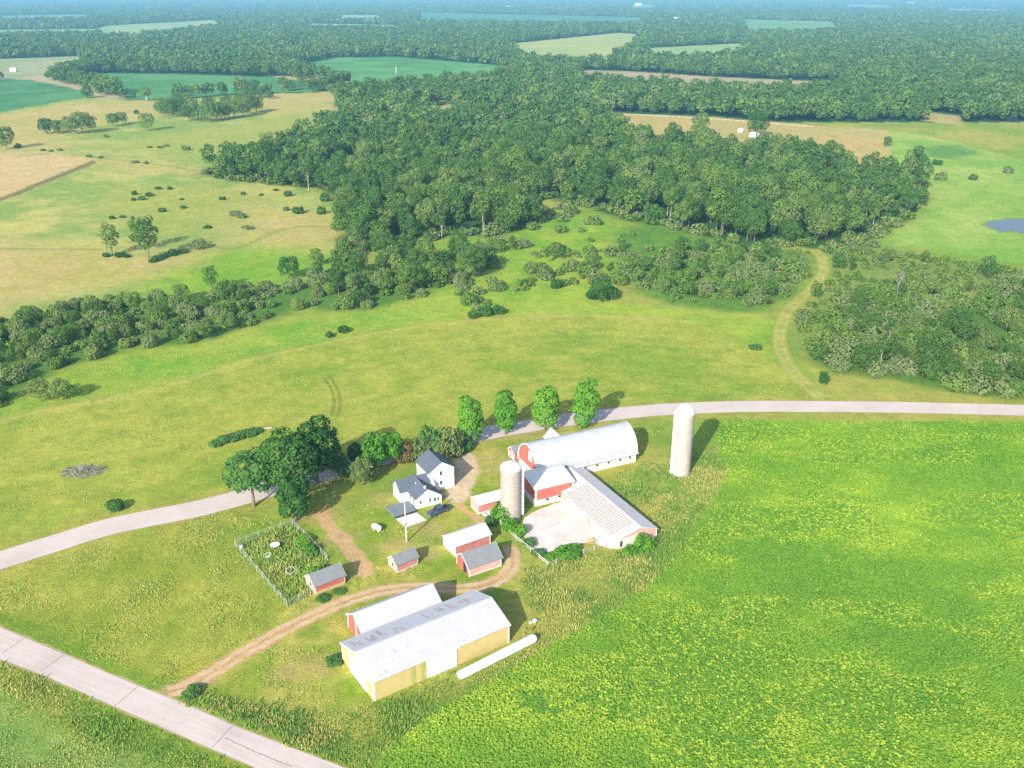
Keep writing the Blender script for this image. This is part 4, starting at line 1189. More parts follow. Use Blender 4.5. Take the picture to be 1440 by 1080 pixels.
BROAD = [proto('broadleaf_tree', 100 + i, H, R, zb, nl, 2600, .68, 'leaf', .26, lobe=lb) for i, (H, R, zb, nl, lb) in enumerate(
    ((19, 6.2, 3.0, 10, (.36, .6)), (20.5, 6.6, 3.2, 13, (.34, .56)), (17, 6.4, 2.2, 11, (.38, .6)), (21.5, 5.6, 4.0, 12, (.4, .6)), (16, 5.6, 2.0, 9, (.4, .62)), (20, 7.2, 3.0, 14, (.32, .54))))]
FIELD = [proto('broadleaf_tree', 150 + i, H, R, zb, nl, 2200, .7, 'leaf', .3, lobe=(.36, .58)) for i, (H, R, zb, nl) in enumerate(((17, 6.6, .5, 12), (19, 6.8, .8, 13), (15, 6.4, .3, 10)))]
SPARSE = [proto('sparse_tree', 160 + i, H, R, zb, nl, 1100, .7, 'leaf', .25, 'bark', lobe=(.28, .46), limbs=8) for i, (H, R, zb, nl) in enumerate(((18, 4.8, .4, 13), (20, 5.0, .4, 15)))]
ASPEN = [proto('aspen_tree', 200 + i, H, R, zb, nl, 1000, .62, 'leaf', .19, 'birch', (.4, .55)) for i, (H, R, zb, nl) in enumerate(
    ((20, 3.7, 6.5, 9), (18.5, 3.4, 5.0, 8), (22, 3.9, 7.5, 9)))]
COLUMN = [proto('columnar_tree', 300 + i, H, R, -.8, nl, 2600, .55, 'fresh_leaf', .2, 'bark', (.6, .85), .9) for i, (H, R, nl) in enumerate(((13.4, 2.6, 18), (14.1, 2.35, 15)))]


def bush_proto(seed, H, R, nl, nq, qs, mat, core=.72):
    rng = np.random.default_rng(seed)
    cen = [(0, 0, H * .42)]; rads = [min(R * core, H * (.55 if core < .8 else .62))]
    for i in range(nl):
        a = i * 2.4 + rng.uniform(-.3, .3); rr = rng.uniform(.35, .68)
        rad_ = rng.uniform(.32, .5) * R
        cen.append((R * rr * math.cos(a), R * rr * math.sin(a), rng.uniform(.25, .62) * H)); rads.append(min(rad_, H * .42))
    cen, rads = np.array(cen), np.array(rads); P, D, L = [], [], []
    lt = rng.uniform(0, 1, len(cen)); w = rads ** 2 / (rads ** 2).sum()
    while sum(map(len, P)) < nq:
        k = rng.choice(len(cen), 4 * nq, p=w); d = rng.normal(size=(4 * nq, 3)); d /= np.linalg.norm(d, axis=1)[:, None]
        p = cen[k] + d * rads[k][:, None] * rng.uniform(.8, 1.1, (4 * nq, 1))
        dist = (np.linalg.norm(p[:, None] - cen[None], axis=2) / rads[None]).min(1)
        ok = (dist > .76) & (p[:, 2] > .02)
        P.append(p[ok]); D.append(d[ok]); L.append(lt[k][ok])
    P, D, L = (np.concatenate(z)[:nq] for z in (P, D, L))
    q = quads_at(rng, P, D * .7 + rng.normal(size=D.shape) * .5 + np.array([0, 0, .3]), qs * rng.uniform(.6, 1.35, nq))
    return q, np.stack([rng.uniform(0, 1, nq), np.zeros(nq), L], -1)


BUSH = [dict(kind='bush', mesh=quad_mesh('bush', *bush_proto(400 + i, H, R, nl, 900, .4, None), M['bush']), H=H, R=R) for i, (H, R, nl) in enumerate(
    ((2.6, 2.3, 6), (3.4, 2.6, 7), (2.1, 2.6, 7), (3.0, 2.0, 5)))]
DOME = [dict(kind='bush', mesh=quad_mesh('bush', *bush_proto(450 + i, H, R, nl, 1000, .38, None, core=.95), M['bush']), H=H, R=R) for i, (H, R, nl) in enumerate(((3.2, 2.5, 2), (2.8, 2.6, 3), (3.4, 2.4, 1)))]

dead = []
for s in range(2):
    rj = random.Random(40 + s); b = MB()
    def grow(p, d, ln, r, dep):
        e = p + d * ln; b.tube(p, e, r, r * .6, 5, caps=False)
        if dep:
            for _ in range(3): grow(p.lerp(e, rj.uniform(.5, 1)), (d + Vector((rj.uniform(-.8, .8), rj.uniform(-.8, .8), rj.uniform(-.1, .5)))).normalized(), ln * rj.uniform(.5, .72), r * .5, dep - 1)
    grow(Vector((0, 0, -.2)), Vector((.03, .02, 1)), 6.5, .22, 4)
    me = bpy.data.meshes.new('dead_tree'); me.from_pydata([tuple(v) for v in b.v], [], b.f); me.materials.append(M['dead']); me.update(); dead.append(me)


def plant_tree(pr, p, scale, label, group=None, name=None, cat='tree', rz=None, mat=None, sz=None):
    name = name or pr['kind']
    t = thing(name, label, cat, p, random.uniform(0, 6.28) if rz is None else rz, group)
    t.scale = (scale, scale, scale * (sz or random.uniform(.92, 1.08)))
    for part in ('trunk', 'crown'):
        o = link(part, pr[part], t)
        if mat and part == 'crown':
            o.material_slots[0].link = 'OBJECT'; o.material_slots[0].material = M[mat]
    return t


def plant_bush(p, scale, label, group=None, name='bush', cat='bush', mat=None, pr=None, sz=None):
    pr = pr or random.choice(BUSH)
    o = link(name, pr['mesh']); o.location = p; o.rotation_euler = (0, 0, random.uniform(0, 6.28))
    o.scale = (scale, scale, scale * (sz or random.uniform(.85, 1.15)))
    if mat: o.material_slots[0].link = 'OBJECT'; o.material_slots[0].material = M[mat]
    return tag(o, label, cat, group)


# --- trees around the farm, each by itself
BIGD = [proto('shade_tree', 500 + i, H, R, zb, nl, 3600, .72, 'dark_leaf', .45, limbs=7) for i, (H, R, zb, nl) in enumerate(((20, 7.2, .9, 21), (18, 6.2, .6, 19)))]
CONE = proto('shade_tree', 520, 12.5, 4.0, -.4, 14, 2200, .62, 'mid_leaf', .28)
LIGHT = proto('shade_tree', 530, 16, 6.4, 3.2, 18, 2300, .7, 'mid_leaf', .38, limbs=8)
plant_tree(BIGD[0], g(412, 702), 1.0, 'large dark green shade tree west of the farmhouse, front of the dark clump', rz=.4)
plant_tree(BIGD[1], g(446, 678), 1.05, 'tall dark shade tree at the back of the dark clump by the road', rz=2.0)
plant_tree(CONE, g(416, 733), 1.0, 'cone shaped green tree at the north corner of the garden fence', mat='dark_leaf', rz=1)
plant_tree(LIGHT, g(357, 712), 1.0, 'open crowned lighter green tree beside the road, left of the dark clump', rz=.8)
for i, (px, py) in enumerate(((662, 624), (711, 611), (766, 605), (822, 602))):
    plant_tree(COLUMN[i % 2], g(px, py), (1.13, 1.1, 1.2, 1.2)[i], ('columnar green tree at the left end of the roadside row of four', 'second columnar tree from the left in the roadside row of four',
               'third columnar tree from the left in the roadside row, tallest over the small annex', 'columnar green tree at the right end of the roadside row of four')[i], 'columnar trees along the road', rz=i * 1.3)
HEDGE = ((470, 655, 'h', 1.25, 'olive_leaf', 'grey green shrub between the dark tree clump and the hedge'), (484, 668, 'h', .95, 'mid_leaf', 'green shrub at the left foot of the hedge by the road'),
         (510, 682, 'c', .82, 'olive_leaf', 'olive green rounded tree on the lawn left of the farmhouse'), (527, 660, 'c', .95, 'fresh_leaf', 'bright green tree behind the olive tree, left of the farmhouse'),
         (551, 652, 'c', .92, 'fresh_leaf', 'bright green tree in the hedge directly behind the farmhouse wing'), (572, 648, 'h', 1.3, 'red_leaf', 'reddish brown shrub in the hedge behind the farmhouse'),
         (589, 645, 'h', 1.45, 'olive_leaf', 'olive shrub right of the reddish shrub in the hedge'), (604, 640, 'h', 1.4, 'mid_leaf', 'green shrub in the middle of the hedge above the tall house block'),
         (618, 641, 'h', 1.5, 'olive_leaf', 'olive shrub above the right eave of the tall house block'), (634, 640, 'h', 1.5, 'olive_leaf', 'olive shrub at the right end of the hedge by the gravel drive'),
         (648, 634, 'h', 1.1, 'mid_leaf', 'low green shrub under the leftmost columnar tree'), (540, 636, 'h', 1.2, 'mid_leaf', 'green shrub at the road edge behind the bright green trees'), (500, 645, 'h', 1.2, 'dark_leaf', 'dark shrub at the road edge right of the dark clump'))
for px, py, k, s, mt, lab in HEDGE:
    if k == 'c': plant_tree(CONE, g(px, py), s * .9, lab, mat=mt)
    else: plant_bush(g(px, py), s * 1.05, lab, name='hedge_shrub', cat='shrub', mat=mt, pr=BUSH[(px // 3) % 2], sz=s * (1.0 if mt == 'olive_leaf' else 1.15))
for px, py, s, mt, lab, sz in ((905, 772, .95, 'fresh_leaf', 'bright green bush against the end wall of the cattle shed', 1.1), (888, 776, .8, 'fresh_leaf', 'small green bush left of the big bush at the cattle shed end', .8),
                               (163, 717, .85, 'dark_leaf', 'dark round bush alone above the left part of the road', 1.1), (800, 781, 1.25, 'fresh_leaf', 'broad green bush at the south edge of the barnyard', .38),
                               (782, 785, 1.0, 'fresh_leaf', 'green bush left of the broad bush by the barnyard', .45), (703, 731, 1.0, 'fresh_leaf', 'green bush between the long low shed and the left silo', 1.2), (716, 745, 1.0, 'fresh_leaf', 'green bush at the foot of the left silo behind the white rail fence', .9),
                               (729, 752, 1.0, 'fresh_leaf', 'green bush in the barnyard corner behind the white fence', .9), (690, 738, .8, 'mid_leaf', 'green bush beside the concrete slab step', 1.1), (744, 766, .7, 'mid_leaf', 'small green bush halfway down the white rail fence', .8), (758, 781, .7, 'mid_leaf', 'small green bush near the lower end of the white rail fence', .8),
                               (811, 710, .55, 'mid_leaf', 'small weed bush in the barnyard corner under the red wing', .7), (471, 930, .8, 'mid_leaf', 'low green bush left of the yellow pole shed', .6), (456, 842, .7, 'mid_leaf', 'low weed bush in front of the garden shed', .6), (475, 833, .7, 'mid_leaf', 'low weed bush at the right front corner of the garden shed', .6),
                               (445, 808, .9, 'fresh_leaf', 'pale green shrub behind the garden shed roof', .8), (426, 765, .95, 'fresh_leaf', 'yellow green shrub along the east garden fence', .8), (437, 778, .95, 'fresh_leaf', 'yellow green shrub beside the garden gate corner', .8),
                               (272, 975, .9, 'mid_leaf', 'dark green weed bush where the dirt track meets the road', .6), (585, 903, .4, 'dark_leaf', 'little dark bush in front of the yellow pole shed door', .6)):
    plant_bush(g(px, py), s, lab, mat=mt, sz=s * sz)
for i, (px, py, s) in enumerate(((305, 626, .9), (316, 622, 1.0), (327, 618, 1.0), (338, 615, 1.0), (349, 612, 1.0), (360, 608, .9))):
    plant_bush(g(px, py), s, 'dark green shrub in the low row above the road, left of the farm', 'shrub row above the road', mat='mid_leaf', sz=.7)
plant_tree(FIELD[0], g(58, 564), .46, 'grey green bushy tree, left one of the pair at the hay field edge', mat='olive_leaf')
plant_tree(FIELD[2], g(89, 562), .52, 'dark round bushy tree, right one of the pair at the hay field edge')
plant_tree(FIELD[1], g(0, 566), .36, 'dark bushy tree cut by the left frame edge beside the hay field', mat='dark_leaf')
plant_tree(CONE, g(1157, 541), .42, 'small round tree alone where the grass trail meets the road', name='young_tree', mat='dark_leaf')
plant_bush(g(1063, 491), 1.1, 'low spreading shrub in the bright grass left of the grass trail', mat='mid_leaf', sz=.6)
# the grey brush pile
b = MB(); rj = random.Random(9)
for i in range(300):
    a, r = rj.uniform(0, 6.28), math.sqrt(rj.uniform(0, 1)); x, y = 5.2 * r * math.cos(a), 3.6 * r * math.sin(a); z = .7 * (1 - r * r) * rj.uniform(.1, 1) + .05
    d = Vector((rj.gauss(0, 1), rj.gauss(0, 1), rj.gauss(0, .35))).normalized() * rj.uniform(.4, 1.1); b.tube((x - d.x, y - d.y, max(.03, z - d.z)), (x + d.x, y + d.y, z + d.z + .1), rj.uniform(.02, .06), n=3)
tag(b.build('brush_pile', 'dead', None, loc=g(118, 663)), 'grey heap of dead brush in the hay field above the left road', 'brush pile')

# --- trees and bushes in the open country on the left
LONE = (('a', 158, 359, 1.05, 'leaning sparse tree, left one of the two tall trees in the dry pasture'), ('a', 210, 366, 1.25, 'tallest sparse tree standing in the middle of the dry pasture'), ('a', 198, 352, .95, 'slender tree behind the tallest tree of the dry pasture'),
        ('b', 281, 350, 1.35, 'round dark bush right of the two tall trees in the dry pasture'), ('a', 299, 411, .62, 'small thin stemmed tree in the bright green grass below the pasture'), ('t', 322, 423, .62, 'dark small tree above the left end of the thicket'), ('t', 408, 392, .62, 'loose small tree in bright grass left of the woodland corner'),
        ('t', 123, 138, .95, 'dark lone tree where the sandy lane crosses the far fields'), ('t', 251, 136, .95, 'dark lone tree on the edge of the far green field'), ('t', 405, 128, .9, 'dark tree right of the far field copse'), ('t', 66, 188, .85, 'left tree of the small copse in the upper left pasture'), ('t', 82, 188, .8, 'second tree of the small copse in the upper left pasture'),
        ('t', 100, 189, .95, 'middle tall tree of the small copse in the upper left pasture'), ('t', 116, 187, 1.05, 'broad tree of the small copse in the upper left pasture'), ('a', 130, 187, 1.05, 'pale stemmed tree at the right end of the small upper left copse'), ('t', 160, 178, .75, 'yellowish low tree right of the small copse'), ('t', 172, 175, .7, 'rounded low tree at the right of the yellowish one'),
        ('t', 208, 184, .85, 'dark tree alone with bushy foot right of the copse'), ('t', 10, 210, .9, 'tree at the left frame edge in the upper pasture'), ('b', 26, 208, 1.3, 'bush beside the tree at the left frame edge'), ('b', 192, 160, 1.2, 'low bush right of the yellowish trees'), ('b', 148, 193, 1.1, 'small bush below the upper left copse'),
        ('b', 418, 300, 1.5, 'larger dark bush in the pasture near the woodland edge'), ('b', 403, 296, .9, 'smaller bush left of the larger dark pasture bush'), ('b', 457, 283, 1.3, 'small bush close to the woodland edge'), ('b', 452, 301, 1.1, 'low bush right of the larger dark pasture bush'),
        ('t', 985, 188, 1.0, 'dark tree standing at the near edge of the far tan field'), ('t', 1064, 193, 1.15, 'tall pale tree standing in front of the far tan field'), ('b', 1150, 207, 1.2, 'low bush on the near edge of the far tan field'), ('t', 1247, 206, .5, 'small tree at the corner of the right meadow'),
        ('b', 1298, 228, 1.9, 'dark bush in the right meadow, left one of the loose pair'), ('b', 1318, 232, 1.6, 'dark bush in the right meadow, right one of the loose pair'), ('b', 1324, 253, 1.9, 'round bush alone in the right meadow above the pond'), ('b', 1417, 243, 1.9, 'dark bush near the right edge of the right meadow'), ('b', 1368, 253, 1.2, 'pale shrub in the right meadow'),
        ('t', 845, 424, .62, 'small sparse tree with shrubs in the bright meadow above the hay field'), ('b', 833, 420, 1.5, 'grey green shrub left of the sparse meadow tree'), ('b', 858, 420, 1.5, 'grey green shrub right of the sparse meadow tree'), ('b', 782, 405, 1.0, 'small dark shrub alone in the bright meadow'),
        ('b', 700, 441, 1.3, 'dark low shrub at the top edge of the hay field'), ('b', 684, 444, 1.3, 'low shrub left of the dark shrub at the hay field top edge'), ('b', 665, 447, .9, 'small shrub furthest left at the hay field top edge'), ('b', 484, 467, 1.0, 'flat green shrub on the strip below the thicket'), ('b', 463, 474, .8, 'flat low shrub left of the flat green shrub'))
for k, px, py, s, lab in LONE:
    p = g(px, py)
    if k == 'b': plant_bush(p, s, lab, mat='dark_leaf' if random.random() < .5 else None)
    elif k == 'a': plant_tree(random.choice(SPARSE), p, s, lab)
    else: plant_tree(random.choice(FIELD), p, s * 1.12, lab, mat='dark_leaf' if random.random() < .4 else None)
for px, py in ((189, 274), (210, 276), (188, 282), (200, 281), (223, 266), (239, 266), (256, 281), (258, 293), (228, 298), (158, 308), (172, 306), (313, 281), (368, 275), (388, 268), (291, 321), (405, 276), (342, 274)):
    plant_bush(g(px, py), random.uniform(.65, 1.1), 'small dark bush dotted over the dry pasture', 'bushes dotted over the pasture', mat='dark_leaf', sz=random.uniform(.6, .9))
for px, py in ((331, 303), (340, 306), (345, 321), (352, 322), (210, 208), (226, 208), (234, 206), (258, 207), (262, 211), (205, 230), (190, 229), (125, 221), (142, 222), (60, 212), (72, 213), (84, 212)):
    plant_bush(g(px, py), random.uniform(1.0, 1.5), 'low flat bush among the dry grass of the upper pasture', 'low bushes of the upper pasture', sz=.55)
for px, py, s in ((150, 361, 1.0), (168, 361, 1.2), (178, 362, .9), (222, 366, 1.2), (232, 362, 1.0), (244, 359, 1.1), (215, 369, .8), (258, 356, .9)):
    plant_bush(g(px, py), s, 'dark undergrowth bush at the feet of the two tall pasture trees', 'undergrowth bushes under the pasture trees', mat='dark_leaf', sz=s * .7)
COPSE = ((232, 163), (243, 165), (254, 164), (266, 170), (280, 171), (292, 172), (305, 170), (316, 167), (330, 166), (342, 164), (352, 160), (361, 158), (250, 156), (272, 158), (295, 157), (318, 153), (338, 150), (225, 160), (262, 150))
for px, py in COPSE:
    plant_tree(random.choice(FIELD), g(px, py), random.uniform(.9, 1.2), 'dense green tree in the long copse between the upper pastures', 'trees of the copse in the upper pasture')
for px, py in ((336, 133), (346, 135), (357, 137), (368, 138), (380, 139), (338, 128), (350, 129), (412, 126), (425, 126), (438, 127), (452, 129), (466, 131), (480, 131), (398, 124)):
    plant_tree(random.choice(FIELD), g(px, py), random.uniform(.7, 1.0), 'tree in the broken hedge line below the far green field', 'trees of the hedge line by the far field')

# --- woodland: one pattern of stems, the nearest become single trees, the rest one mass
def grid_pts(xmin, xmax, ymin, ymax, s, rng):
    xs, ys = np.meshgrid(np.arange(xmin, xmax, s), np.arange(ymin, ymax, s))
    p = np.stack([xs.ravel(), ys.ravel()], -1)
    return p + rng.uniform(-.42, .42, p.shape) * s


def in_any(polys, px, py):
    r = np.zeros(px.shape, bool)
    for q in polys: r |= inside(np.array(q, float), px, py)
    return r


rng = np.random.default_rng(21)
def wood_points(y0, y1, s, lo=-120, hi=1560):
    p = grid_pts(-.62 * y1, .62 * y1, y0, y1, s, rng)
    px, py = to_px(p[:, 0], p[:, 1])
    k = (px > lo) & (px < hi); return p[k], px[k], py[k]


trees = []   # x, y, scale, zone
p, px, py = wood_points(250, 1000, 9.0)
jit = fbm(p[:, 0], p[:, 1], 30, 77)
wj, wk = (fbm(p[:, 0], p[:, 1], 40, 61) - .5), (fbm(p[:, 0], p[:, 1], 40, 65) - .5)
m_main = inside(np.array(F_MAIN, float), px + wj * 44, py + wk * 22) & (fbm(p[:, 0], p[:, 1], 18, 69, 2) > .2) & ~in_any([[(600, 150), (632, 148), (650, 172), (610, 172)]], px, py)
m_hedge = inside(np.array(F_HEDGE, float), px, py)
m_grove = inside(np.array(F_GROVE, float), px, py)
far = (py < 172) & ~in_any(CLEAR, px, py) & ~m_main
for m, zone, sc, dens in ((m_main, 'main', 1.0, .93), (m_grove & (jit > .36), 'grove', .62, .8), (inside(np.array(F_FRONT, float), px, py) & (jit > .38), 'main', .62, .85), (far, 'far', 1.0, .97)):
    sel = m & (rng.uniform(size=len(p)) < dens)
    if zone == 'grove': sel &= jit > .36
    for a, b, c in zip(p[sel, 0], p[sel, 1], (rng.uniform(.5, 1.05, sel.sum()) + .22 * (jit[sel] > .55)) * sc): trees.append((a, b, c, zone))
# dense smaller growth of hedge and grove
p2, px2, py2 = wood_points(230, 420, 5.0)
j2 = fbm(p2[:, 0], p2[:, 1], 22, 71)
mh = inside(np.array(F_HEDGE, float), px2, py2)
front = sdf(gpoly(F_HEDGE), p2[:, 0], p2[:, 1])
bushes = []
for (a, b), n, q, dpt in zip(p2[mh], j2[mh], rng.uniform(size=mh.sum()), front[mh]):
    if q < .2 and n > .45: trees.append((a, b, rng.uniform(.28, .5), 'hedge'))
    elif q < .78 and n > .36: bushes.append((a, b, rng.uniform(.8, 1.7), 'thicket'))
mg = inside(np.array(F_GROVE, float), px2, py2)
for (a, b), n, q in zip(p2[mg], j2[mg], rng.uniform(size=mg.sum())):
    if q < .6 and n > .3: bushes.append((a, b, rng.uniform(1.0, 2.1), 'grove'))
for poly, zone, thr, dens in ((S_CENTRE, 'centre', .38, .72), (S_RIGHT, 'right', .27, .8), (S_MID, 'mid', .46, .42)):
    ms = inside(np.array(poly, float), px2, py2) & ~mh
    for (a, b), n, q in zip(p2[ms], j2[ms], rng.uniform(size=ms.sum())):
        if n > thr and q < dens and line_dist(trail, np.array([a]), np.array([b]))[0] > 4.0: bushes.append((a, b, rng.uniform(.5, 1.75) if zone == 'mid' else rng.uniform(.45, 1.15) if zone == 'right' else rng.uniform(.6, 1.5), zone))
        if q > (.9 if zone == 'centre' else .97): trees.append((a, b, rng.uniform(.26, .5), 'main'))
p3, px3, py3 = wood_points(420, 560, 6.0)
j3 = fbm(p3[:, 0], p3[:, 1], 22, 72)
for poly, zone, thr, dens in ((S_MID, 'mid', .45, .42), (S_RIGHT, 'right', .3, .75)):
    ms = inside(np.array(poly, float), px3, py3) & ~inside(np.array(F_MAIN, float), px3, py3)
    for (a, b), n, q in zip(p3[ms], j3[ms], rng.uniform(size=ms.sum())):
        if n > thr and q < dens: bushes.append((a, b, rng.uniform(.9, 1.6), zone))

ZLAB = {'main': ('leafy tree of the big woodland behind the hay field', 'trees of the big woodland'), 'far': ('tree of the far forest', 'trees of the far forest'),
        'hedge': ('small leafy tree in the thicket along the left top edge of the hay field', 'trees of the left thicket'), 'grove': ('leafy tree of the dense grove beside the road at the right', 'trees of the right grove')}
BLAB = {'thicket': ('dense shrub in the thicket along the left top edge of the hay field', 'shrubs of the left thicket'), 'grove': ('rounded shrub filling the dense grove beside the road at the right', 'shrubs of the right grove'),
        'centre': ('shrub in the scrub left of the winding grass trail', 'shrubs left of the grass trail'), 'right': ('low shrub in the open scrub right of the grass trail', 'shrubs right of the grass trail'),
        'mid': ('rounded grey green willow shrub in the bright meadow before the woodland', 'willow shrubs in the bright meadow')}


def vis_order(items):
    return sorted(items, key=lambda t: -t[2] / math.hypot(t[0], t[1]))


def framed(t, m=6):
    a, b = to_px(t[0], t[1]); return -m < a < 1440 + m and -40 < b < 1100


used = {}
def take(items, n):
    items = vis_order(items); ins = [t for t in items if framed(t)]; outs = [t for t in items if not framed(t)]
    return ins[:n], ins[n:] + outs


hg = [t for t in trees if t[3] in ('hedge', 'grove')]; mn = [t for t in trees if t[3] in ('main', 'far')]
solo1, rest1 = take(hg, 130)
# the woodland's own front rows show largest
solo2, rest2 = take([t for t in mn if t[3] == 'main'], 250)
n_aspen = 0
for x, y, s, z in solo1 + solo2:
    asp = z in ('main', 'grove') and random.random() < (.2 if z == 'main' else .1)
    pr = random.choice(ASPEN if asp else FIELD if z in ('hedge', 'grove') else BROAD)
    lab, grp = ZLAB[z]
    if asp: lab = lab.replace('small leafy tree', 'leafy tree').replace('leafy tree', 'slender pale stemmed tree').replace(' along the left top edge of', ' above'); grp = 'slender ' + grp
    plant_tree(pr, (x, y, 0), s, lab, grp)
bs, brest = take(bushes, 250)
for x, y, s, z in bs:
    lab, grp = BLAB[z]; plant_bush((x, y, 0), s, lab, grp, pr=random.choice(DOME if z == 'mid' or random.random() < .4 else BUSH), mat='olive_leaf' if z == 'mid' and random.random() < .5 else None)
for i, (px_, py_, s) in enumerate(((1036, 405, .7), (1262, 412, .8), (1195, 306, 1.2), (868, 300, 1.1), (440, 200, 1.4), (517, 380, .9), (704, 345, .6), (1430, 412, .8))):
    o = link('dead_tree', dead[i % 2], None, g(px_, py_)); o.scale = (s,) * 3; o.rotation_euler = (0, 0, i)
    tag(o, ('bare pale dead tree in the scrub left of the trail', 'grey dead tree behind the right grove', 'bare grey tree at the right end of the big woodland', 'bare pale tree on the front edge of the woodland', 'bare tree at the top left corner of the woodland',
            'pale dead tree in the front left woodland corner', 'toppled looking dead tree in the bright meadow', 'bare grey tree at the right frame edge')[i], 'dead tree')


def mass(name, groups, mat, label, cat='woodland'):
    """groups: list of (quads, tint, positions Nx2, scales N) baked into one mesh"""
    Q, T = [], []
    for q, t, pos, sc, zsc in groups:
        n = len(pos)
        if not n: continue
        a = rng.uniform(0, 2 * math.pi, n); c, s = np.cos(a), np.sin(a)
        v = q[None] * sc[:, None, None, None]
        x = v[..., 0] * c[:, None, None] - v[..., 1] * s[:, None, None] + pos[:, 0, None, None]
        y = v[..., 0] * s[:, None, None] + v[..., 1] * c[:, None, None] + pos[:, 1, None, None]
        Q.append(np.stack([x, y, v[..., 2] * zsc], -1).reshape(-1, 4, 3).astype(np.float32))
        tt = np.repeat(t[None], n, 0).copy(); tt[..., 1] = np.clip((fbm(pos[:, 0], pos[:, 1], 90, 44) - .5) * 1.1 + .45 + rng.normal(0, .24, n), 0, .999)[:, None]
        T.append(tt.reshape(-1, 3))
    me = quad_mesh(name, np.concatenate(Q), np.concatenate(T), M[mat])
    print(name, len(me.polygons))
    return tag(link(name, me), label, cat, kind='stuff')


def lods(specs, base):
    return [crown(base + i, H, R, zb, nl, nq, qs) for i, (H, R, zb, nl, nq, qs) in enumerate(specs)]


def split(pos, sc, protos, zs=1.0):
    k = rng.integers(0, len(protos), len(pos))
    return [(q, t, pos[k == i], sc[k == i], zs) for i, (q, t) in enumerate(protos)]


near_l = lods([(19, 6.2, 2, 10, 900, 1.08), (20.5, 6.5, 2, 13, 900, 1.1), (17, 6.6, 2, 11, 900, 1.08), (21.5, 5.4, 3, 10, 800, 1.0), (20, 4.0, 4, 8, 600, .95), (16, 5.8, 1.5, 9, 800, 1.0)], 700)
mid_l = lods([(19, 6.2, 2, 8, 240, 1.95), (20.5, 6.6, 2, 9, 240, 2.0), (17, 6.2, 2, 8, 240, 1.95), (21, 5.0, 2, 7, 200, 1.85)], 720)
far_l = lods([(18, 7.4, 1, 6, 70, 3.7), (20, 7.8, 1, 6, 70, 3.8), (16, 7.8, 1, 6, 70, 3.7)], 740)
vfar_l = lods([(16, 10, 1, 8, 24, 7.5), (15, 11, 1, 8, 24, 8), (14, 10, 1, 8, 24, 7.5)], 760)
xfar_l = lods([(17, 24, 1, 9, 20, 16), (15, 26, 1, 9, 20, 17)], 780)
rest = rest1 + rest2 + [t for t in mn if t[3] == 'far']
pos = np.array([t[:2] for t in rest]); sc = np.array([t[2] for t in rest])
dn = np.hypot(pos[:, 0], pos[:, 1]); nn = dn < 720
groups = split(pos[nn], sc[nn], near_l) + split(pos[~nn], sc[~nn], mid_l)
mass('woodland', groups, 'leaf', 'deep woodland behind the front rows of trees, one closed mass of crowns')
groups = []
for y0, y1, s, pr in ((1000, 1500, 10, mid_l), (1500, 3000, 14, far_l), (3000, 6500, 26, vfar_l), (6500, 14000, 60, xfar_l)):
    p, px, py = wood_points(y0, y1, s, -80, 1520)
    k = (py < 172) & (~in_any(CLEAR, px, py) | inside(np.array(F_MAIN, float), px, py)) & (rng.uniform(size=len(p)) < .96)
    k &= fbm(p[:, 0], p[:, 1], 45, 68, 2) > .16
    groups += split(p[k], rng.uniform(.6, 1.2, k.sum()), pr)
mass('far_forest', groups, 'leaf', 'endless far forest fading into blue haze up to the horizon', 'forest')
blod = [bush_proto(800 + i, H, R, 5, 220, .72, None) for i, (H, R) in enumerate(((2.6, 2.3), (3.2, 2.5), (2.2, 2.5)))]
pos = np.array([t[:2] for t in brest]); sc = np.array([t[2] for t in brest])
groups = split(pos, sc, blod)
# undergrowth along the woodland's edges
pe = grid_pts(-260, 260, 380, 900, 5, rng); d = sdf(gpoly(F_MAIN), pe[:, 0], pe[:, 1]); k = (d > -2) & (d < 9) & (rng.uniform(size=len(pe)) < .45)
groups += split(pe[k], rng.uniform(.9, 1.7, k.sum()), blod)
mass('scrub', groups, 'bush', 'loose scrub and undergrowth along woodland edges and rough meadows', 'scrub')

# --- tall weeds, crop plants
def tufts(name, pos, h, spread, blades, wid, tone, mat, label, cat):
    n = len(pos); nb = n * blades
    base = np.repeat(pos, blades, 0) + rng.normal(0, spread, (nb, 2))
    hh = np.repeat(h, blades) * rng.uniform(.6, 1.2, nb)
    a = rng.uniform(0, 2 * math.pi, nb); lean = rng.uniform(.1, .75, nb) * hh
    dx, dy = np.cos(a), np.sin(a); w = wid * rng.uniform(.6, 1.3, nb)
    q = np.empty((nb, 4, 3), np.float32)
    q[:, 0] = np.stack([base[:, 0] - dy * w, base[:, 1] + dx * w, np.zeros(nb)], -1)
    q[:, 1] = np.stack([base[:, 0] + dy * w, base[:, 1] - dx * w, np.zeros(nb)], -1)
    q[:, 2] = np.stack([base[:, 0] + dx * lean + dy * w * .5, base[:, 1] + dy * lean - dx * w * .5, hh], -1)
    q[:, 3] = np.stack([base[:, 0] + dx * lean - dy * w * .5, base[:, 1] + dy * lean + dx * w * .5, hh], -1)
    t = np.stack([rng.uniform(0, 1, nb), np.repeat(tone, blades), rng.uniform(0, 1, nb)], -1)
    me = quad_mesh(name, q, t, M[mat]); print(name, nb)
    return tag(link(name, me), label, cat, kind='stuff')


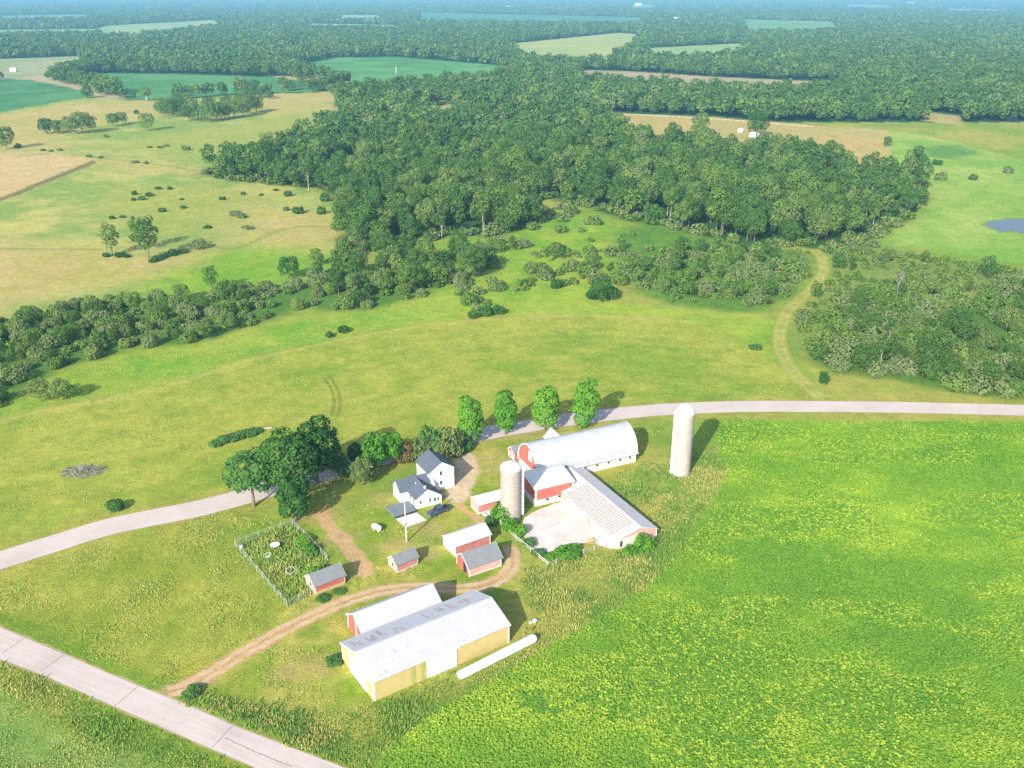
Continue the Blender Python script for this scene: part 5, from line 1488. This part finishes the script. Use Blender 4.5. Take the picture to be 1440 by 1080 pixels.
allp = []
for poly, s in zip(ROUGH, (.62, .5, .55)):
    mn_, mx_ = poly.min(0), poly.max(0); q = grid_pts(mn_[0], mx_[0], mn_[1], mx_[1], s, rng); allp.append(q[sdf(poly, q[:, 0], q[:, 1]) > rng.uniform(-1, 1.5, len(q))])
mn_, mx_ = GARDENW.min(0), GARDENW.max(0); q = grid_pts(mn_[0], mx_[0], mn_[1], mx_[1], .55, rng); q = q[inside(GARDENW, q[:, 0], q[:, 1])]; garden_pts = q
wp = np.concatenate(allp)
yd = sdf(YARDW, wp[:, 0], wp[:, 1]); shed_l = [((wp - np.array([o.x, o.y])) @ np.array([[math.cos(a), -math.sin(a)], [math.sin(a), math.cos(a)]]), L_, W_) for o, a, L_, W_ in
          ((O, rad(34), 22.9 * K, 10.4 * K), (Vector((OCr.x, OCr.y, 0)), rad(117), 25.5 * K, 8.6 * K), (OB, rad(BA), BL * K, BW * K))]
k = yd < -.5
for loc, L_, W_ in shed_l: k &= ~((loc[:, 0] > -.4) & (loc[:, 0] < L_ + .4) & (loc[:, 1] > -.4) & (loc[:, 1] < W_ + .4))
bag_l = line_dist(np.array([[A.x, A.y], [B_.x, B_.y]]), wp[:, 0], wp[:, 1]); k &= bag_l > 1.2
wp = wp[k]
tone = np.clip(fbm(wp[:, 0], wp[:, 1], 9, 55) * 1.3 - .25 + rng.normal(0, .08, len(wp)), 0, .999)
tall = .2 + .38 * sstep(.35, .7, fbm(wp[:, 0], wp[:, 1], 6, 58))
tufts('tall_grass', wp, tall, .22, 6, .10, tone, 'weeds', 'tall weedy grass between the farm buildings, the road and the crop field', 'tall grass')
gp = garden_pts; tone = np.clip(fbm(gp[:, 0], gp[:, 1], 4, 61) * .6 + rng.normal(0, .06, len(gp)), 0, .5)
tufts('garden_weeds', gp, .35 + .7 * sstep(.4, .7, fbm(gp[:, 0], gp[:, 1], 3.5, 63)), .25, 7, .14, tone, 'weeds', 'overgrown weeds filling the fenced garden', 'weeds')

# short meadow grass on hay field, pasture and lawn
gp_ = []
for poly, st, y1 in ((HAYW, 1.0, 330), (gpoly(GREEN_BAND_PX), 1.1, 360), (gpoly([(-60, 830), (0, 803), (160, 760), (310, 716), (420, 740), (330, 770), (402, 858), (300, 938), (240, 968), (0, 878), (-60, 850)]), .62, 260), (gpoly([(-40, 955), (0, 972), (130, 1036), (240, 1092), (-40, 1092)]), .5, 260), (LAWN, .7, 260)):
    mn_, mx_ = poly.min(0), poly.max(0); q = grid_pts(mn_[0], mx_[0], mn_[1], min(mx_[1], y1), st, rng)
    a_, b_ = to_px(q[:, 0], q[:, 1]); q = q[inside(poly, q[:, 0], q[:, 1]) & (a_ > -40) & (a_ < 1480)]
    bld_ = np.ones(len(q), bool)
    if poly is LAWN:
        q = q[fbm(q[:, 0], q[:, 1], 7, 99) > .5]
    gp_.append(q)
q = np.concatenate(gp_)
k = np.ones(len(q), bool)
for ln_ in (drive, strip, hdrive): k &= line_dist(ln_, q[:, 0], q[:, 1]) > 2.2
k &= line_dist(road_n, q[:, 0], q[:, 1]) > 4.5
k &= sdf(YARDW, q[:, 0], q[:, 1]) < -.5
for o_ in [o_ for o_ in C.objects if o_.get('category') in ('shed', 'barn', 'house')]:
    k &= np.hypot(q[:, 0] - o_.location.x, q[:, 1] - o_.location.y) > 0
q = q[k]
inh = inside(HAYW, q[:, 0], q[:, 1])
low = sstep(.32, .68, fbm(q[:, 0], q[:, 1], 25, 5) * .45 + fbm(q[:, 0], q[:, 1], 8, 9) * .35 + fbm(q[:, 0], q[:, 1], 60, 1) * .2)
tone = np.clip(.13 + np.where(inh, .52, .56) * low + rng.normal(0, .07, len(q)), 0, .8)
k = rng.uniform(size=len(q)) < np.where(inh, .45, .8); q, tone = q[k], tone[k]
tufts('meadow_grass', q, .08 + .15 * sstep(.4, .7, fbm(q[:, 0], q[:, 1], 5, 107)), .3, 4, .12, tone, 'weeds', 'short tufts of meadow grass over hay field, pasture and lawn', 'grass')

# soybeans: near rows as plants
q = grid_pts(-60, 250, 88, 252, .48, rng)
pxs, pys = to_px(q[:, 0], q[:, 1])
k = inside(SOYW, q[:, 0], q[:, 1]) & (pxs > -60) & (pxs < 1900) & (pys < 1130)
edge = sdf(SOYW, q[:, 0], q[:, 1]); k &= edge > rng.uniform(-1.2, .8, len(q))
q = q[k]
dq = np.hypot(q[:, 0], q[:, 1])
k = rng.uniform(size=len(q)) < np.clip(1.15 - (dq - 120) / 330, .55, 1); q = q[k]
pt = fbm(q[:, 0], q[:, 1], 38, 81, 3) * .6 + fbm(q[:, 0] * .55, q[:, 1], 8, 85) * .4
tone = np.clip((pt - .36) * 2.7 + .05 * np.sin((q[:, 0] * .55 + q[:, 1] * .83) / .9) + .06 * np.sin(np.hypot(q[:, 0] - 190, q[:, 1] - 60) / 2.2) + rng.normal(0, .05, len(q)), 0, .999)
yl_ = sstep(.5, .64, fbm(q[:, 0] * .6, q[:, 1], 18, 91)) * (rng.uniform(size=len(q)) < .6)
tone = np.clip(tone * (1 - yl_) + yl_ * rng.uniform(.75, .99, len(q)), 0, .999)
nb = 5
base = np.repeat(q, nb, 0) + rng.normal(0, .17, (len(q) * nb, 2))
hgt = np.repeat(.25 + .12 * fbm(q[:, 0], q[:, 1], 5, 95) + yl_ * .12, nb) * rng.uniform(.6, 1.1, len(base))
P3 = np.concatenate([base, hgt[:, None]], 1)
qq = quads_at(rng, P3, np.array([0, 0, 1.0]) + rng.normal(0, .55, P3.shape) * .3, .36 * rng.uniform(.7, 1.3, len(P3)))
me = quad_mesh('soybean_plants', qq, np.stack([rng.uniform(0, 1, len(P3)), np.repeat(tone, nb), rng.uniform(0, 1, len(P3))], -1), M['bean']); print('beans', len(P3))
tag(link('soybean_plants', me), 'bright green soybean crop with yellow patches filling the right foreground', 'crop', kind='stuff')

# --- far buildings, poles
def far_house(name, label, px, py, L, W, e, r, wall, roof, ang=20, cat='building'):
    return gable(name, label, cat, g(px, py), ang, L, W, e, r, wall, roof, .3, trim=None)
far_house('farm_shed', 'small white shed with rounded look at the near edge of the far tan field', 1056, 193, 5.5, 3.6, 2.2, 1.0, 'white', 'white_roof', 5, 'shed')
far_house('farm_shed', 'tiny white hut left of the white shed by the far tan field', 1039, 186, 3, 2.4, 1.8, .7, 'white', 'white_roof', 10, 'shed')
far_house('distant_house', 'white house alone in the forest far to the right', 1302, 83, 16, 9, 5, 3, 'house_white', 'white_roof', 20, 'house')
far_house('distant_house', 'white farm buildings far off right of the pale field', 948, 29, 30, 14, 7, 4, 'house_white', 'white_roof', 10, 'house')
far_house('distant_house', 'white house below the top edge left of the far strip field', 712, 12, 34, 18, 9, 5, 'house_white', 'white_roof', 0, 'house')
far_house('distant_house', 'white house at the yellowish far field', 886, 70, 14, 10, 5, 3, 'house_white', 'white_roof', 30, 'house')
far_house('distant_house', 'pale house at the left edge beside the far tan field', 14, 101, 7, 5, 3, 1.5, 'house_white', 'white_roof', 10, 'house')
far_house('distant_house', 'white far off house near the top, right of centre', 893, 8, 46, 24, 12, 6, 'house_white', 'white_roof', 0, 'house')
far_house('distant_house', 'pale house at the top right in blue haze', 1276, 7, 50, 24, 12, 6, 'house_white', 'white_roof', 0, 'house')
for px_, py_, lab in ((171, 130, 'far white pole beside the sandy lane, left one of the pair'), (206, 141, 'far white pole right of the sandy lane, right one of the pair'), (557, 103, 'white pole in the far green field')):
    p = g(px_, py_); t = thing('utility_pole', lab, 'pole', p)
    MB().tube((0, 0, -.2), (0, 0, 9), .3, .22, 7).build('pole', 'white', t); MB().box(-.9, .9, -.08, .08, 8.3, 8.5).build('crossarm', 'white', t)
P0 = g(878, 161.5); t = thing('field_fence', 'long pale board fence along the back of the far tan field', 'fence', P0)
ln = [g(x, y) - P0 for x, y in ((878, 161.5), (1000, 168), (1142, 179))]
b = MB()
for a_, b_ in zip(ln[:-1], ln[1:]):
    for z in (.5, 1.0): b.tube((a_.x, a_.y, z), (b_.x, b_.y, z), .09, n=4)
b.build('rail', 'pale_wood', t)
for i in range(30):
    q_ = ln[0].lerp(ln[1], i / 14) if i <= 14 else ln[1].lerp(ln[2], (i - 14) / 15)
    MB().box(q_.x - .12, q_.x + .12, q_.y - .12, q_.y + .12, 0, 1.2).build('post', 'pale_wood', t)

# ================================================================== AIR, LIGHT, CAMERA
HAZE_D = 1.4e-4
hm, nt, out = new_mat('haze_air')
v = N(nt, 'ShaderNodeVolumePrincipled'); v.inputs['Color'].default_value = (.26, .58, .82, 1); v.inputs['Density'].default_value = HAZE_D; v.inputs['Anisotropy'].default_value = 0.0
nt.links.new(v.outputs[0], out.inputs['Volume'])
S = 26500
me = bpy.data.meshes.new('haze')
b = MB().box(-S, S, -S, S, -1.2, 135); me.from_pydata(b.v, [], b.f); me.materials.append(hm); me.update()
tag(link('haze', me), 'thin blue summer haze over the whole landscape', 'haze', kind='stuff')

SUN_EL, SUN_AZ = 28.5, 25.0     # light travels toward azimuth 25 degrees right of the view
sun = bpy.data.lights.new('sun', 'SUN'); sun.energy = 4.3; sun.angle = rad(.53); sun.color = (1.0, .95, .86)
so = bpy.data.objects.new('sun', sun); C.objects.link(so)
dirv = Vector((math.sin(rad(SUN_AZ)) * math.cos(rad(SUN_EL)), math.cos(rad(SUN_AZ)) * math.cos(rad(SUN_EL)), -math.sin(rad(SUN_EL))))
so.rotation_euler = dirv.to_track_quat('-Z', 'Y').to_euler(); so.location = (0, 0, 300)
w = bpy.data.worlds.new('World'); bpy.context.scene.world = w; w.use_nodes = True
nt = w.node_tree; nt.nodes.clear()
sky = nt.nodes.new('ShaderNodeTexSky'); sky.sky_type = 'NISHITA'; sky.sun_disc = False
sky.sun_elevation = rad(SUN_EL); sky.sun_rotation = rad(180 + SUN_AZ); sky.air_density = 1.0; sky.dust_density = 1.5
bg = nt.nodes.new('ShaderNodeBackground'); bg.inputs[1].default_value = .15
wo = nt.nodes.new('ShaderNodeOutputWorld'); nt.links.new(sky.outputs[0], bg.inputs[0]); nt.links.new(bg.outputs[0], wo.inputs[0])

cam = bpy.data.cameras.new('camera'); cam.sensor_width = 36; cam.sensor_fit = 'HORIZONTAL'; cam.lens = 36 * FPX / 1440
cam.clip_start = .5; cam.clip_end = 60000
co = bpy.data.objects.new('camera', cam); C.objects.link(co); co.location = (0, 0, CAMH); co.rotation_euler = (math.pi / 2 - PITCH, 0, 0)
sc_ = bpy.context.scene; sc_.camera = co
sc_.view_settings.view_transform = 'Standard'; sc_.view_settings.look = 'None'; sc_.view_settings.exposure = 0.97; sc_.view_settings.gamma = 1
sc_.cycles.max_bounces = 5; sc_.cycles.diffuse_bounces = 3; sc_.cycles.transmission_bounces = 3; sc_.cycles.transparent_max_bounces = 4; sc_.cycles.volume_bounces = 0
sc_.cycles.use_denoising = False
